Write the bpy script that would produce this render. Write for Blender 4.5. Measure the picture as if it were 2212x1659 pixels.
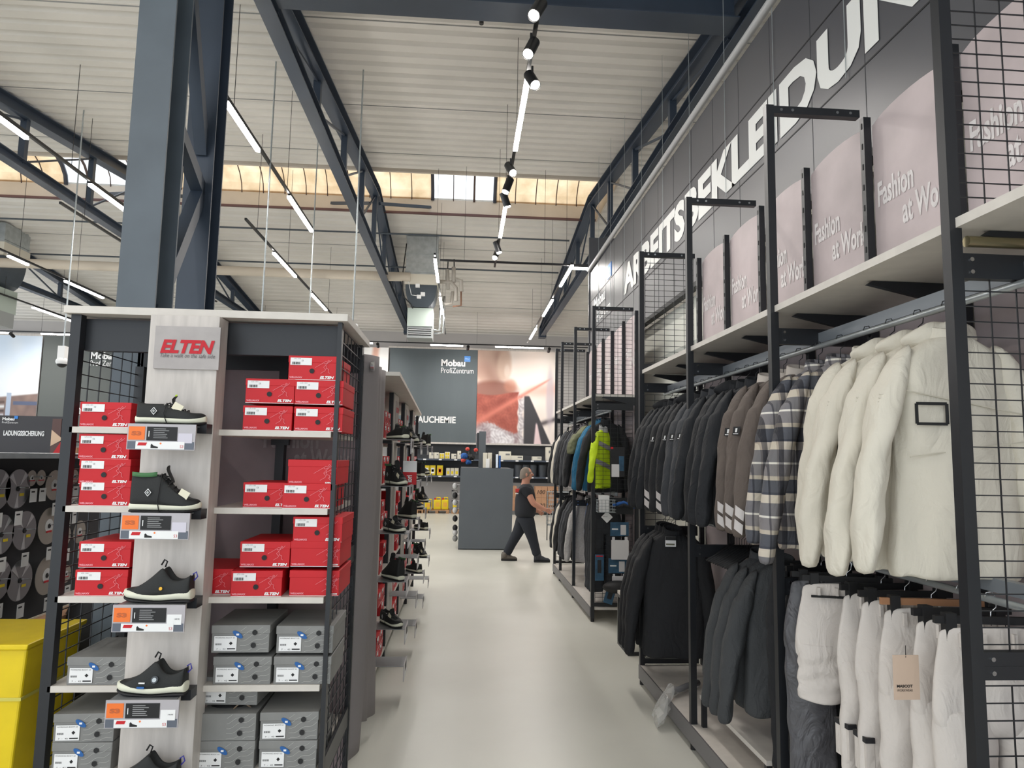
import bpy, math, random
from mathutils import Vector, Matrix
random.seed(7)
sc=bpy.context.scene
for o in list(bpy.data.objects): bpy.data.objects.remove(o)
COL=sc.collection
# ---------------- camera, world, exposure
F=1508.0; H=1.85
MR=Matrix(((0.99731904,-0.02490168,-0.06880871),(-0.07104571,-0.10426616,-0.99200861),(0.01752826,0.99423764,-0.10575578)))
cd=bpy.data.cameras.new('camera'); cam=bpy.data.objects.new('camera',cd); COL.objects.link(cam)
cd.sensor_width=36; cd.lens=36*F/2212; cd.clip_end=100
cam.matrix_world=Matrix.Translation((0,0,H))@MR.to_4x4()
sc.camera=cam
w=bpy.data.worlds.new('world'); sc.world=w; w.use_nodes=True
w.node_tree.nodes['Background'].inputs[0].default_value=(0.86,0.93,1.0,1)
w.node_tree.nodes['Background'].inputs[1].default_value=1.5
vs=sc.view_settings
vs.view_transform='Standard'; vs.look='None'; vs.gamma=1; vs.use_curve_mapping=False
vs.exposure=0.52
TUBE=24.0      # emission of the linear lamps
TUBE_W=12.0    # watts under one linear lamp
SPOT_W=6.0

def P(px,py,x=None,y=None,z=None):
    r=MR@Vector(((px-1106)/F,-(py-829.5)/F,-1))
    t=x/r.x if x is not None else (y/r.y if y is not None else (z-H)/r.z)
    return Vector((r.x*t,r.y*t,r.z*t+H))
# ---------------- materials
def lin(c):
    return tuple((v/12.92 if v<=0.04045 else ((v+0.055)/1.055)**2.4) for v in [q/255 for q in c])
MATS={}
def mat(name,c,rough=.6,metal=0,noise=0,ns=8,bump=0,bs=60,emit=None,stretch=None,alpha=None,c2=None,spec=None):
    if name in MATS: return MATS[name]
    m=bpy.data.materials.new(name); m.use_nodes=True; nt=m.node_tree; b=nt.nodes['Principled BSDF']
    L=lin(c); b.inputs['Base Color'].default_value=(*L,1); b.inputs['Roughness'].default_value=rough; b.inputs['Metallic'].default_value=metal
    if spec is not None: b.inputs['Specular IOR Level'].default_value=spec
    tc=nt.nodes.new('ShaderNodeTexCoord')
    src=tc.outputs['Object']
    if stretch:
        mp=nt.nodes.new('ShaderNodeMapping'); mp.inputs['Scale'].default_value=stretch; nt.links.new(src,mp.inputs[0]); src=mp.outputs[0]
    if noise:
        n=nt.nodes.new('ShaderNodeTexNoise'); n.inputs['Scale'].default_value=ns; n.inputs['Detail'].default_value=5
        nt.links.new(src,n.inputs['Vector'])
        r=nt.nodes.new('ShaderNodeValToRGB'); r.color_ramp.elements[0].position=.32; r.color_ramp.elements[1].position=.68
        k=1-noise
        r.color_ramp.elements[0].color=(*[v*k for v in L],1)
        r.color_ramp.elements[1].color=(*(lin(c2) if c2 else [min(1,v*(1+noise)) for v in L]),1)
        nt.links.new(n.outputs['Fac'],r.inputs[0]); nt.links.new(r.outputs[0],b.inputs['Base Color'])
    if bump:
        n=nt.nodes.new('ShaderNodeTexNoise'); n.inputs['Scale'].default_value=bs; n.inputs['Detail'].default_value=4
        nt.links.new(src,n.inputs['Vector'])
        bp=nt.nodes.new('ShaderNodeBump'); bp.inputs['Strength'].default_value=bump; bp.inputs['Distance'].default_value=.01
        nt.links.new(n.outputs['Fac'],bp.inputs['Height']); nt.links.new(bp.outputs[0],b.inputs['Normal'])
    if emit:
        b.inputs['Emission Color'].default_value=(*lin(c),1); b.inputs['Emission Strength'].default_value=emit
    if alpha is not None:
        b.inputs['Alpha'].default_value=alpha
    MATS[name]=m; return m
def attrmat(name,rough=.7):
    if name in MATS: return MATS[name]
    m=bpy.data.materials.new(name); m.use_nodes=True; nt=m.node_tree; b=nt.nodes['Principled BSDF']
    a=nt.nodes.new('ShaderNodeAttribute'); a.attribute_name='Col'; nt.links.new(a.outputs['Color'],b.inputs['Base Color']); b.inputs['Roughness'].default_value=rough
    MATS[name]=m; return m
BLK=mat('black powder coated steel',(33,35,39),.4,.1)
DGREY=mat('dark grey steel paint',(70,78,86),.45,.1,noise=.12,ns=3)
NAVY=mat('truss paint',(54,64,78),.45,.1,noise=.12,ns=2)
COLM=mat('lit column paint',(84,93,101),.5,.0,noise=.1,ns=3)  # steel paint with the light falling on the front column put into the colour
WHT=mat('pale wood laminate',(198,191,185),.5,noise=.09,ns=14,stretch=(2.5,2.5,.35))
WHTB=mat('pale laminate board',(208,202,194),.5,noise=.05,ns=12)
PRINT=mat('printed concrete look panel',(190,176,176),.6,noise=.16,ns=2.2,bump=.05,bs=20)
PRINTW=mat('faded white print',(222,216,214),.7,noise=.12,ns=22)
GALV=mat('galvanised metal',(176,182,184),.35,.6,noise=.12,ns=9)
GREYP=mat('painted grey panel',(112,114,117),.5,.0,noise=.04,ns=1)
RED=mat('red carton',(198,14,28),.55,noise=.06,ns=5)
GCART=mat('grey carton',(132,132,130),.6,noise=.1,ns=6)
PAPER=mat('white paper',(236,236,236),.6)
INK=mat('black ink',(22,22,24),.6)
WINK=mat('white ink',(240,240,240),.5)
PINKL=mat('pale pink ink',(236,150,160),.5)
BLUEP=mat('blue print',(30,92,160),.5)
ORNG=mat('orange print',(240,118,42),.5)
CHROME=mat('chrome',(210,212,214),.18,1)
LEDM=mat('led diffuser',(255,250,244),.4,emit=TUBE)
LEDS=mat('spot lens',(255,246,236),.3,emit=16)
YEL=mat('yellow plastic',(226,198,14),.4,noise=.05)
WOOD=mat('pallet wood',(168,128,92),.8,noise=.2,ns=6)
CARD=mat('brown cardboard',(184,140,108),.8,noise=.07)
RUBB=mat('black rubber',(26,26,28),.6)
# ---------------- mesh builder
def objs_tag(o,label=None,cat=None,group=None,kind=None):
    if label: o['label']=label
    if cat: o['category']=cat
    if group: o['group']=group
    if kind: o['kind']=kind
    return o
TXT={}
def text_geo(s,bold=0,shear=0):
    k=(s,bold,shear)
    if k in TXT: return TXT[k]
    cu=bpy.data.curves.new('t','FONT'); cu.body=s; cu.size=1; cu.offset=bold; cu.shear=shear; cu.resolution_u=3; cu.space_line=.95
    o=bpy.data.objects.new('t',cu); COL.objects.link(o)
    me=bpy.data.meshes.new_from_object(o.evaluated_get(bpy.context.evaluated_depsgraph_get()))
    vs_=[v.co.copy() for v in me.vertices]; fs=[tuple(p.vertices) for p in me.polygons]
    x0=min(v.x for v in vs_); x1=max(v.x for v in vs_); y0=min(v.y for v in vs_); y1=max(v.y for v in vs_)
    vs_=[((v.x-x0)/(x1-x0),(v.y-y0)/(y1-y0)) for v in vs_]
    bpy.data.objects.remove(o); bpy.data.curves.remove(cu); bpy.data.meshes.remove(me)
    TXT[k]=(vs_,fs,(x1-x0)/(y1-y0)); return TXT[k]
class MB:
    def __init__(s): s.v=[]; s.f=[]; s.mi=[]; s.mats=[]; s.sm=[]
    def m(s,mt):
        if mt not in s.mats: s.mats.append(mt)
        return s.mats.index(mt)
    def add(s,vs,fs,mt,smooth=False):
        b=len(s.v); s.v+= [Vector(v) for v in vs]; k=s.m(mt)
        for f in fs: s.f.append(tuple(i+b for i in f)); s.mi.append(k); s.sm.append(smooth)
        return s
    def box(s,a,b,mt):
        x0,x1=sorted((a[0],b[0])); y0,y1=sorted((a[1],b[1])); z0,z1=sorted((a[2],b[2]))
        v=[(x0,y0,z0),(x1,y0,z0),(x1,y1,z0),(x0,y1,z0),(x0,y0,z1),(x1,y0,z1),(x1,y1,z1),(x0,y1,z1)]
        return s.add(v,[(0,3,2,1),(4,5,6,7),(0,1,5,4),(1,2,6,5),(2,3,7,6),(3,0,4,7)],mt)
    def beam(s,p,q,wd,ht,mt,up=(0,0,1)):
        p=Vector(p); q=Vector(q); d=(q-p).normalized(); u=Vector(up); r=d.cross(u)
        if r.length<1e-4: r=d.cross(Vector((0,1,0)))
        r.normalize(); u=r.cross(d).normalized(); r=r*wd/2; u=u*ht/2
        v=[p-r-u,p+r-u,p+r+u,p-r+u,q-r-u,q+r-u,q+r+u,q-r+u]
        return s.add(v,[(0,3,2,1),(4,5,6,7),(0,1,5,4),(1,2,6,5),(2,3,7,6),(3,0,4,7)],mt)
    def ibeam(s,p,q,wd,ht,mt,up=(0,0,1),t=.014):
        p=Vector(p); q=Vector(q); d=(q-p).normalized(); r=d.cross(Vector(up)).normalized(); u=r.cross(d).normalized()
        for k in (-1,1): s.beam(p+u*k*(ht/2-t/2),q+u*k*(ht/2-t/2),wd,t,mt,up)
        s.beam(p,q,t,ht-2*t,mt,up); return s
    def tube(s,p,q,r,mt,n=10,r2=None,cap=True):
        p=Vector(p); q=Vector(q); d=(q-p).normalized(); a=d.orthogonal().normalized(); b=d.cross(a); r2=r if r2 is None else r2
        v=[]
        for k in range(n):
            t=2*math.pi*k/n; e=a*math.cos(t)+b*math.sin(t); v.append(p+e*r); v.append(q+e*r2)
        f=[(2*k,2*((k+1)%n),2*((k+1)%n)+1,2*k+1) for k in range(n)]
        s.add(v,f,mt,True)
        if cap:
            s.add([v[2*k] for k in range(n)],[tuple(range(n))[::-1]],mt); s.add([v[2*k+1] for k in range(n)],[tuple(range(n))],mt)
        return s
    def path(s,pts,r,mt,n=6):
        pts=[Vector(p) for p in pts]; rings=[]; a=None
        for i,p in enumerate(pts):
            d=(pts[min(i+1,len(pts)-1)]-pts[max(i-1,0)]).normalized()
            a=d.orthogonal().normalized() if a is None else (a-d*a.dot(d)).normalized()
            b=d.cross(a); rr=r[i] if isinstance(r,(list,tuple)) else r
            rings.append([p+(a*math.cos(2*math.pi*k/n)+b*math.sin(2*math.pi*k/n))*rr for k in range(n)])
        return s.loft(rings,mt)
    def loft(s,rings,mt,cap=True,smooth=True,closed=True):
        n=len(rings[0]); v=[p for r in rings for p in r]; f=[]
        for i in range(len(rings)-1):
            for k in range(n if closed else n-1):
                j=(k+1)%n; f.append((i*n+k,i*n+j,(i+1)*n+j,(i+1)*n+k))
        if cap: f.append(tuple(range(n))[::-1]); f.append(tuple(range((len(rings)-1)*n,len(rings)*n)))
        return s.add(v,f,mt,smooth)
    def prism(s,poly,off,mt):   # poly: 3D points, off: extrusion vector
        n=len(poly); poly=[Vector(p) for p in poly]; off=Vector(off)
        v=poly+[p+off for p in poly]
        f=[tuple(range(n)),tuple(range(2*n-1,n-1,-1))]+[(k,(k+1)%n+n,(k+1)%n) if False else (k,k+n,(k+1)%n+n,(k+1)%n) for k in range(n)]
        return s.add(v,f,mt)
    def disc(s,c,nrm,r,t,mt,n=20,ry=None):
        c=Vector(c); nrm=Vector(nrm).normalized(); a=nrm.cross(Vector((0,0,1)))
        if a.length<1e-3: a=Vector((1,0,0))
        a.normalize(); b=nrm.cross(a); ry=ry or r
        return s.prism([c+a*r*math.cos(2*math.pi*k/n)+b*ry*math.sin(2*math.pi*k/n) for k in range(n)],nrm*t,mt)
    def ball(s,c,r,mt,n=12,m=8,sq=(1,1,1)):
        c=Vector(c); rings=[]
        for i in range(m+1):
            t=math.pi*i/m; rr=max(math.sin(t),.02)
            rings.append([c+Vector((math.cos(2*math.pi*k/n)*rr*r*sq[0],math.sin(2*math.pi*k/n)*rr*r*sq[1],-math.cos(t)*r*sq[2])) for k in range(n)])
        return s.loft(rings,mt)
    def text(s,txt,org,right,up,w_=None,h=None,mt=None,bold=0,shear=0,th=0.0015):
        vs_,fs,asp=text_geo(txt,bold,shear); right=Vector(right).normalized(); up=Vector(up).normalized(); n=right.cross(up); org=Vector(org)
        if h is None: h=w_/asp
        if w_ is None: w_=h*asp
        return s.add([org+right*x*w_+up*y*h+n*th for x,y in vs_],fs,mt or WINK)
    def shift(s,d):
        d=Vector(d); s.v=[v+d for v in s.v]; return s
    def xf(s,M): s.v=[M@v for v in s.v]; return s
    def build(s,name,parent=None,sub=0,label=None,world=True,bevel=0):
        me=bpy.data.meshes.new(name)
        off=Vector((0,0,0))
        if parent is not None and world:
            p=parent
            while p is not None: off+=p.location; p=p.parent
        me.from_pydata([tuple(v-off) for v in s.v],[],s.f)
        for mt in s.mats: me.materials.append(mt)
        me.polygons.foreach_set('material_index',s.mi); me.polygons.foreach_set('use_smooth',s.sm); me.update()
        o=bpy.data.objects.new(name,me); COL.objects.link(o)
        if parent is not None: o.parent=parent
        if bevel:
            b=o.modifiers.new('b','BEVEL'); b.width=bevel; b.segments=2; b.limit_method='ANGLE'
        if sub:
            d=o.modifiers.new('s','SUBSURF'); d.levels=sub; d.render_levels=sub
        if label: o['label']=label
        return o
def thing(name,label,cat,loc=(0,0,0),rz=0,group=None):
    o=bpy.data.objects.new(name,None); COL.objects.link(o); o.location=loc; o.rotation_euler=(0,0,rz); o.empty_display_size=.1
    return objs_tag(o,label,cat,group)
def kids(o): return [c for c in bpy.data.objects if c.parent==o]
CH={}
def dup(root,loc,rz=None,label=None,group=None,cat=None,scale=None):
    def kd(o):
        if o.name not in CH: CH[o.name]=kids(o)
        return CH[o.name]
    r=root.copy(); COL.objects.link(r); r.location=loc
    if rz is not None: r.rotation_euler=(0,0,rz)
    if scale: r.scale=scale
    if label: r['label']=label
    if group: r['group']=group
    if cat: r['category']=cat
    for ch in kd(root):
        c=ch.copy(); COL.objects.link(c); c.parent=r
        for g in kd(ch):
            d=g.copy(); COL.objects.link(d); d.parent=c
    return r
def struct(name,mb):
    o=mb.build(name); o['kind']='structure'; return o
# ================= LARGE STRUCTURE
FLM=mat('floor coating',(204,203,193),.34,noise=.035,ns=.7,bump=.02,bs=30,c2=(212,211,202))
struct('floor',MB().box((-21,-7,-.1),(9.1,24.7,0),FLM))
WALLM=mat('back wall paint',(186,182,180),.8,noise=.03,ns=1)
struct('wall_back',MB().box((-21,24.7,-.1),(9.1,24.9,7.2),WALLM))
struct('wall_right',MB().box((9.1,-7,-.1),(9.3,24.9,8.2),mat('side wall paint',(190,188,184),.8,noise=.03,ns=1)))
DECK=mat('white steel roof deck',(216,212,206),.7,noise=.04,ns=1.2)
def zc(y): return 7.5-.12*abs(14.3-y)
def deck(x0,x1,y0,y1,mb):
    n=int(round((y1-y0)/.31)); p=(y1-y0)/n; prof=[]
    for i in range(n):
        y=y0+i*p
        for fy,dz in ((0,0),(.55,0),(.68,.045),(.87,.045)): prof.append((y+fy*p,dz))
    prof.append((y1,0))
    v=[];f=[]
    for i,(y,dz) in enumerate(prof):
        z=zc(y)+dz; v+=[(x0,y,z),(x1,y,z),(x1,y,z+.12),(x0,y,z+.12)]
    for i in range(len(prof)-1):
        a=i*4;b=a+4
        f+=[(a,a+1,b+1,b),(a+3,b+3,b+2,a+2)]
    mb.add(v,f,DECK)
c=MB(); deck(-21,9.1,4.6,13.15,c); deck(-21,9.1,15.45,24.7,c); deck(2.95,9.1,13.15,15.45,c)
c.box((-21,-7,6.34),(9.1,4.6,6.5),DECK)
struct('ceiling',c)
SEAM=mat('sheet seam line',(150,150,148),.7)
c=MB()
for y in (7.4,9.9,12.1,17.4,19.6,21.8): c.beam((-20,y,zc(y)-.004),(8.9,y,zc(y)-.004),.012,.01,SEAM)
o=c.build('trim_1'); o['kind']='structure'
# skylight over the ridge
SKYM=mat('weathered skylight sheet',(222,190,148),.7,noise=.2,ns=2.2,c2=(242,216,180))
b=SKYM.node_tree.nodes['Principled BSDF']; b.inputs['Transmission Weight'].default_value=0
nt=SKYM.node_tree; tr=nt.nodes.new('ShaderNodeBsdfTranslucent'); ad=nt.nodes.new('ShaderNodeMixShader'); ad.inputs[0].default_value=.8
rp=[n for n in nt.nodes if n.type=='VALTORGB'][0]; nt.links.new(rp.outputs[0],tr.inputs[0])
nt.links.new(b.outputs[0],ad.inputs[1]); nt.links.new(tr.outputs[0],ad.inputs[2]); nt.links.new(ad.outputs[0],nt.nodes['Material Output'].inputs[0])
CLR=mat('clear skylight pane',(225,240,250),.1,alpha=.25)
BRN=mat('skylight bar',(92,74,68),.6); DBAR=mat('dark skylight rib',(66,68,78),.6)
def arch(t): # t 0..1 near to far
    a=math.pi*t; return (14.3-1.12*math.cos(a),7.66+.62*math.sin(a))
c=MB(); g=MB(); fr=MB()
xs=[2.95-.47*i for i in range(50)]
clear=set(range(11,15))|set(range(4,7))|set(range(29,34))|set(range(44,47))
clear={i for i in range(50) if (-.85-0)<=xs[i]-.235<=.75 or -8.9<=xs[i]-.235<=-6.6 or -16.8<xs[i]-.235<-15.2}
N=10
for i in range(49):
    x1,x0=xs[i],xs[i+1]
    for k in range(N):
        y0,z0=arch(k/N); y1,z1=arch((k+1)/N)
        (g if (i in clear) else c).add([(x0,y0,z0),(x1,y0,z0),(x1,y1,z1),(x0,y1,z1)],[(0,1,2,3)],CLR if (i in clear) else SKYM,True)
for i in range(50):
    edge=(i in clear)!=((i-1) in clear)
    fr.path([(xs[i],arch(k/N)[0],arch(k/N)[1]-.02) for k in range(N+1)],.05 if edge else (.03 if i%6==0 else .013),DBAR if edge else BRN,4)
fr.beam((xs[-1],14.86,8.19),(2.95,14.86,8.19),.012,.012,BRN)
sky=c.build('window_1'); sky['kind']='structure'
g.build('clear_panes',sky); fr.build('glazing_bars',sky)
CURB=mat('skylight curb',(196,186,174),.75,noise=.06,ns=2)
c=MB()
for y in (13.12,15.42): c.box((-20.9,y,zc(y)-.03),(2.97,y+.06,7.7),CURB)
c.box((-20.9,15.40,zc(15.4)-.06),(2.97,15.46,zc(15.4)-.015),mat('brown curb edge',(96,70,70),.7))
c.box((2.93,13.15,7.3),(2.97,15.45,8.3),CURB)
o=c.build('trim_2'); o['kind']='structure'
# trusses
def ztc(y): return zc(y)-.12
names={-11.5:'dark steel roof truss farthest left, near the yellow container side',-6.72:'dark steel roof truss left of the big column',-1.95:'dark steel roof truss over the shoe shelves ending beside the heater',2.65:'dark steel roof truss above the clothing sign'}
for tx,lb in names.items():
    t=thing('roof_truss',lb,'roof truss',(tx,4.0,6.0),0,'steel roof trusses')
    y0=4.0 if tx!=-1.95 else 4.0
    c=MB(); c.ibeam((tx,y0,zc(y0)-.14),(tx,14.3,7.5-.14),.2,.2,NAVY); c.ibeam((tx,14.3,7.5-.14),(tx,23.9,zc(23.9)-.14),.2,.2,NAVY); c.build('top_chord',t)
    c=MB(); c.ibeam((tx,y0,6.1),(tx,23.7,6.1),.16,.15,NAVY); c.box((tx-.12,23.4,5.98),(tx+.12,23.75,6.3),NAVY); c.build('bottom_chord',t)
    for yy in (6.6,8.6,10.6,12.5,14.3,16.2,18.2,20.3):
        c=MB(); c.beam((tx,yy,6.15),(tx,yy,zc(yy)-.2),.09,.09,NAVY,up=(0,1,0)); c.build('post_web',t)
    for (ya,yb) in ((6.6,8.6),(8.6,10.6),(10.6,12.5),(12.5,14.3),(16.2,14.3),(18.2,16.2),(20.3,18.2)):
        c=MB(); c.beam((tx,ya,6.15),(tx,yb,zc(yb)-.24),.03,.03,NAVY); c.build('diagonal_rod',t)
for x0,lb in ((-6.72,'left'),(-1.95,'middle'),(2.65,'right')):
    if x0<2:
        c=MB(); c.beam((x0+.1,14.3,7.1),(x0+1.1,15.35,7.45),.06,.06,NAVY); c.beam((x0-.1,14.3,7.1),(x0-1.1,15.35,7.45),.06,.06,NAVY)
        objs_tag(c.build('knee_brace'),'short slanted brace pair at the skylight on the %s truss'%('left-hand' if x0<-3 else 'central'),'brace')
c=MB(); c.ibeam((-1.85,6.25,6.27),(2.55,6.25,6.27),.3,.38,NAVY)
objs_tag(c.build('cross_girder'),'deep dark cross girder at the top edge of the photo','girder')
# lattice column
t=thing('lattice_column','tall grey lattice steel column rising behind the shoe shelf','column',(-1.95,4.6,0))
c=MB(); c.ibeam((-1.845,4.1,0),(-1.845,4.1,6.1),.21,.24,COLM,up=(0,1,0)); c.build('front_column',t)
c=MB(); c.ibeam((-1.94,5.08,0),(-1.94,5.08,6.1),.2,.2,NAVY,up=(0,1,0)); c.build('rear_column',t)
for a,b_ in (((4.28,3.98),(5.0,3.72)),((4.28,2.66),(5.0,3.72)),((4.28,5.35),(5.0,4.0)),((4.28,1.3),(5.0,2.5)),((4.28,1.4),(5.0,.3))):
    c=MB(); c.beam((-1.86,a[0]-.06,a[1]),(-1.93,b_[0],b_[1]),.08,.10,NAVY); c.build('brace',t)
px_=P(440,660,y=5.35).x; c=MB(); c.tube((px_,5.35,0),(px_,5.35,6.3),.042,mat('white drain pipe',(196,200,204),.4),14); 
for z in (2.9,3.7,4.5,5.3): c.tube((px_,5.35,z),(px_,5.35,z+.05),.052,MATS['white drain pipe'],14)
objs_tag(c.build('drain_pipe'),'light grey vertical drain pipe beside the lattice column','pipe')
c=MB(); c.tube((-1.905,4.5,0),(-1.905,4.5,6.2),.045,GALV,14); c.tube((-1.905,4.5,3.55),(-1.905,4.5,3.7),.052,BLK,14)
objs_tag(c.build('roof_drain_pipe'),'silver vertical pipe behind the big grey column','pipe')
# horizontal pipes
PIP=mat('painted service pipe',(188,178,164),.6)
c=MB(); c.tube((-14,16.6,6.15),(-1.35,16.6,6.15),.11,PIP,14)
objs_tag(c.build('service_pipe'),'thick beige horizontal pipe running to the heater duct','pipe')
c=MB(); c.tube((-18,15.9,6.98),(2.4,15.9,6.98),.02,DGREY,6); c.tube((-18,17.75,6.7),(2.4,17.75,6.7),.02,DGREY,6)
objs_tag(c.build('conduit_pair'),'two thin conduits crossing below the far roof slope','conduit')
# ---------------- lights on tracks
TRK=mat('black lamp track',(30,30,32),.4)
def track(p,q,label,hang=2.4):
    t=thing('lamp_track',label,'lamp track',((p[0]+q[0])/2,(p[1]+q[1])/2,p[2]+.03),0,'ceiling lamp tracks')
    c=MB(); c.beam((p[0],p[1],p[2]+.03),(q[0],q[1],q[2]+.03),.035,.035,TRK); c.build('rail',t)
    d=(Vector(q)-Vector(p)); n=max(2,int(d.length/hang)+1); c=MB()
    for i in range(n):
        s=Vector(p)+d*((i+.3)/(n)); zt=zc(s.y) if s.y>4.6 else 6.34
        c=MB(); c.tube((s.x,s.y,s.z+.04),(s.x,s.y,zt),.004,TRK,4,cap=False); c.build('suspension_wire',t)
lamps=[0]
def lamp(x,y0,y1,z,label,horiz=False,light=True):
    # linear lamp from (x,y0) to (x,y1); horiz: runs along x from y0 to y1 at depth x
    lamps[0]+=1
    a=(x,y0,z) if not horiz else (y0,x,z); b_=(x,y1,z) if not horiz else (y1,x,z)
    m_=((a[0]+b_[0])/2,(a[1]+b_[1])/2,z)
    t=thing('linear_lamp',label,'lamp',m_,0,'linear ceiling lamps')
    c=MB(); c.beam((a[0],a[1],z-.028),(b_[0],b_[1],z-.028),.05,.035,LEDM); c.build('diffuser',t)
    c=MB(); c.beam((a[0],a[1],z-.003),(b_[0],b_[1],z-.003),.045,.012,TRK); c.build('housing',t)
    if light:
        ld=bpy.data.lights.new('lamp_light','AREA'); ld.shape='RECTANGLE'; L_=(Vector(b_)-Vector(a)).length
        ld.size=.06 if not horiz else L_; ld.size_y=L_ if not horiz else .06; ld.energy=TUBE_W*L_*(2.2 if horiz else 1); ld.color=(1,.965,.925)
        lo=bpy.data.objects.new('lamp_light',ld); COL.objects.link(lo); lo.parent=t; lo.location=(0,0,-.06)
def ylamp(x,z,pa,pb,label):
    a=P(pa[0],pa[1],z=z); b_=P(pb[0],pb[1],z=z); lamp(x,a.y,b_.y,z,label)
TZ=5.45
track((.53,1.0,TZ),(.53,13.0,TZ),'black lamp track over the middle of the aisle')
ylamp(.53,TZ,(1120,165),(1093,318),'long lit linear lamp overhead at the centre of the aisle')
ylamp(.53,TZ,(1075,440),(1064,508),'lit linear lamp over the aisle, beyond the skylight edge')
track((-2.5,2,TZ),(-2.5,11.1,TZ),'black lamp track slanting down right of the drain pipe')
ylamp(-2.5,TZ,(475,215),(543,320),'lit linear lamp just right of the drain pipe')
ylamp(-2.5,TZ,(602,420),(657,495),'lit linear lamp crossing below the skylight, left of the truss')
track((-3.45,10.8,TZ),(-3.45,19,TZ),'black lamp track below the beige pipe, left of the truss')
ylamp(-3.45,TZ,(577,543),(628,595),'lit linear lamp in front of the beige pipe')
ylamp(-3.45,TZ,(658,632),(692,667),'short lit linear lamp under the beige pipe above the shelf top')
track((-5.1,2,TZ),(-5.1,10.5,TZ),'black lamp track at left passing in front of the skylight')
ylamp(-5.1,TZ,(-60,225),(30,292),'lit linear lamp cut by the left photo edge')
ylamp(-5.1,TZ,(163,393),(260,465),'lit linear lamp left of the big grey column')
track((-6.0,10.4,TZ),(-6.0,17,TZ),'short black lamp track left of the big grey column')
ylamp(-6.0,TZ,(237,527),(290,562),'lit lamp partly hidden by the big grey column')
track((-8.5,9,TZ),(-8.5,21,TZ),'black lamp track at far left beneath the hanging heater')
ylamp(-8.5,TZ,(95,603),(182,640),'lit linear lamp right of the far left heater')
ylamp(-8.5,TZ,(-30,548),(12,567),'lit lamp at the left photo edge above the heater')
track((-10.9,14,TZ),(-10.9,21,TZ),'black lamp track low at far left')
ylamp(-10.9,TZ,(15,660),(97,690),'lit linear lamp low at far left under the heater')
track((-.58,12.3,TZ),(-.58,20.5,TZ),'black lamp track in front of the heater duct')
ylamp(-.58,TZ,(930,557),(938,606),'lit linear lamp in front of the heater duct')
ylamp(-.58,TZ,(941,640),(948,675),'lit linear lamp right of the heater grille')
track((1.95,12.6,TZ),(1.95,21.6,TZ),'black lamp track leading down towards the far wall, right of the aisle')
ylamp(1.95,TZ,(1218,570),(1192,615),'nearest of three lit lamps in the row beside the right truss')
ylamp(1.95,TZ,(1177,645),(1158,680),'middle of three lit lamps in the row beside the right truss')
ylamp(1.95,TZ,(1143,707),(1132,730),'farthest of three lit lamps in the row beside the right truss')
track((-.5,12.7,TZ),(2.5,12.7,TZ),'short cross track meeting the clothing sign end')
lamp(12.72,1.95,2.27,TZ,'small lit lamp touching the end of the clothing sign',True,light=False)
track((-16,22.3,TZ),(4.2,22.3,TZ),'long black lamp track along the far wall above the banners')
for pa,pb,lb in ((930,1000,'lit lamp right of the heater above the dark banner'),(1070,1174,'lit lamp above the photo banner'),(745,805,'lit lamp above the curtain top at the far wall'),(90,154,'lit lamp beside the left shelf post at the far wall'),(-20,20,'lit lamp above the ladder photo at the left edge')):
    a=P(pa,742 if pa>600 else 708,y=22.3); b_=P(pb,744 if pa>600 else 708,y=22.3); lamp(22.3,a.x,b_.x,TZ,lb,True)
# unseen lamps and their tracks, added outside the view to light the hall
for i,(x,y) in enumerate([(-4.5,-1.5),(-2.5,.6),(-5.1,1.2),(-8.5,2.0),(-8.5,6.0),(-12,8.0),(-12.5,14),(1.3,-2.5),(5.5,5),(5.5,12),(5.5,18)]):
    lamp(x,y-.75,y+.75,TZ,'added unseen linear lamp lighting the hall from outside the frame')
track((-4.5,-3,TZ),(-4.5,0,TZ),'added track for the unseen lamps outside the frame')
for x_,a_,b__ in ((-8.5,0,8.9),(-12,6,10),(-12.5,12,16),(1.3,-4,-1),(5.5,3,20)): track((x_,a_,TZ),(x_,b__,TZ),'added track for the unseen lamps outside the frame')
def spot(x,y,z,aim,label,e=SPOT_W):
    t=thing('spot_lamp',label,'spotlight',(x,y,z),0,'track spotlights')
    d=(Vector(aim)-Vector((x,y,z))).normalized(); p=Vector((x,y,z))
    c=MB(); c.tube(p-d*.1,p+d*.09,.05,TRK,18); c.build('lamp_body',t)
    c=MB(); c.tube(p+d*.09,p+d*.094,.043,LEDS,18); c.build('lens',t)
    c=MB(); c.tube(p+d*.09,p+d*.1,.05,CHROME,18,cap=False); c.build('front_ring',t)
    c=MB(); c.beam((x,y,z),(x,y,TZ+.015),.02,.02,TRK,up=(0,1,0)); c.build('swivel_arm',t)
    ld=bpy.data.lights.new('spot_light','SPOT'); ld.energy=e*8; ld.spot_size=1.3; ld.spot_blend=.9; ld.shadow_soft_size=.06; ld.color=(1,.95,.9)
    lo=bpy.data.objects.new('spot_light',ld); COL.objects.link(lo); lo.parent=t; lo.location=d*.12
    lo.rotation_euler=d.to_track_quat('-Z','Y').to_euler()
SZ=5.33
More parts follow.
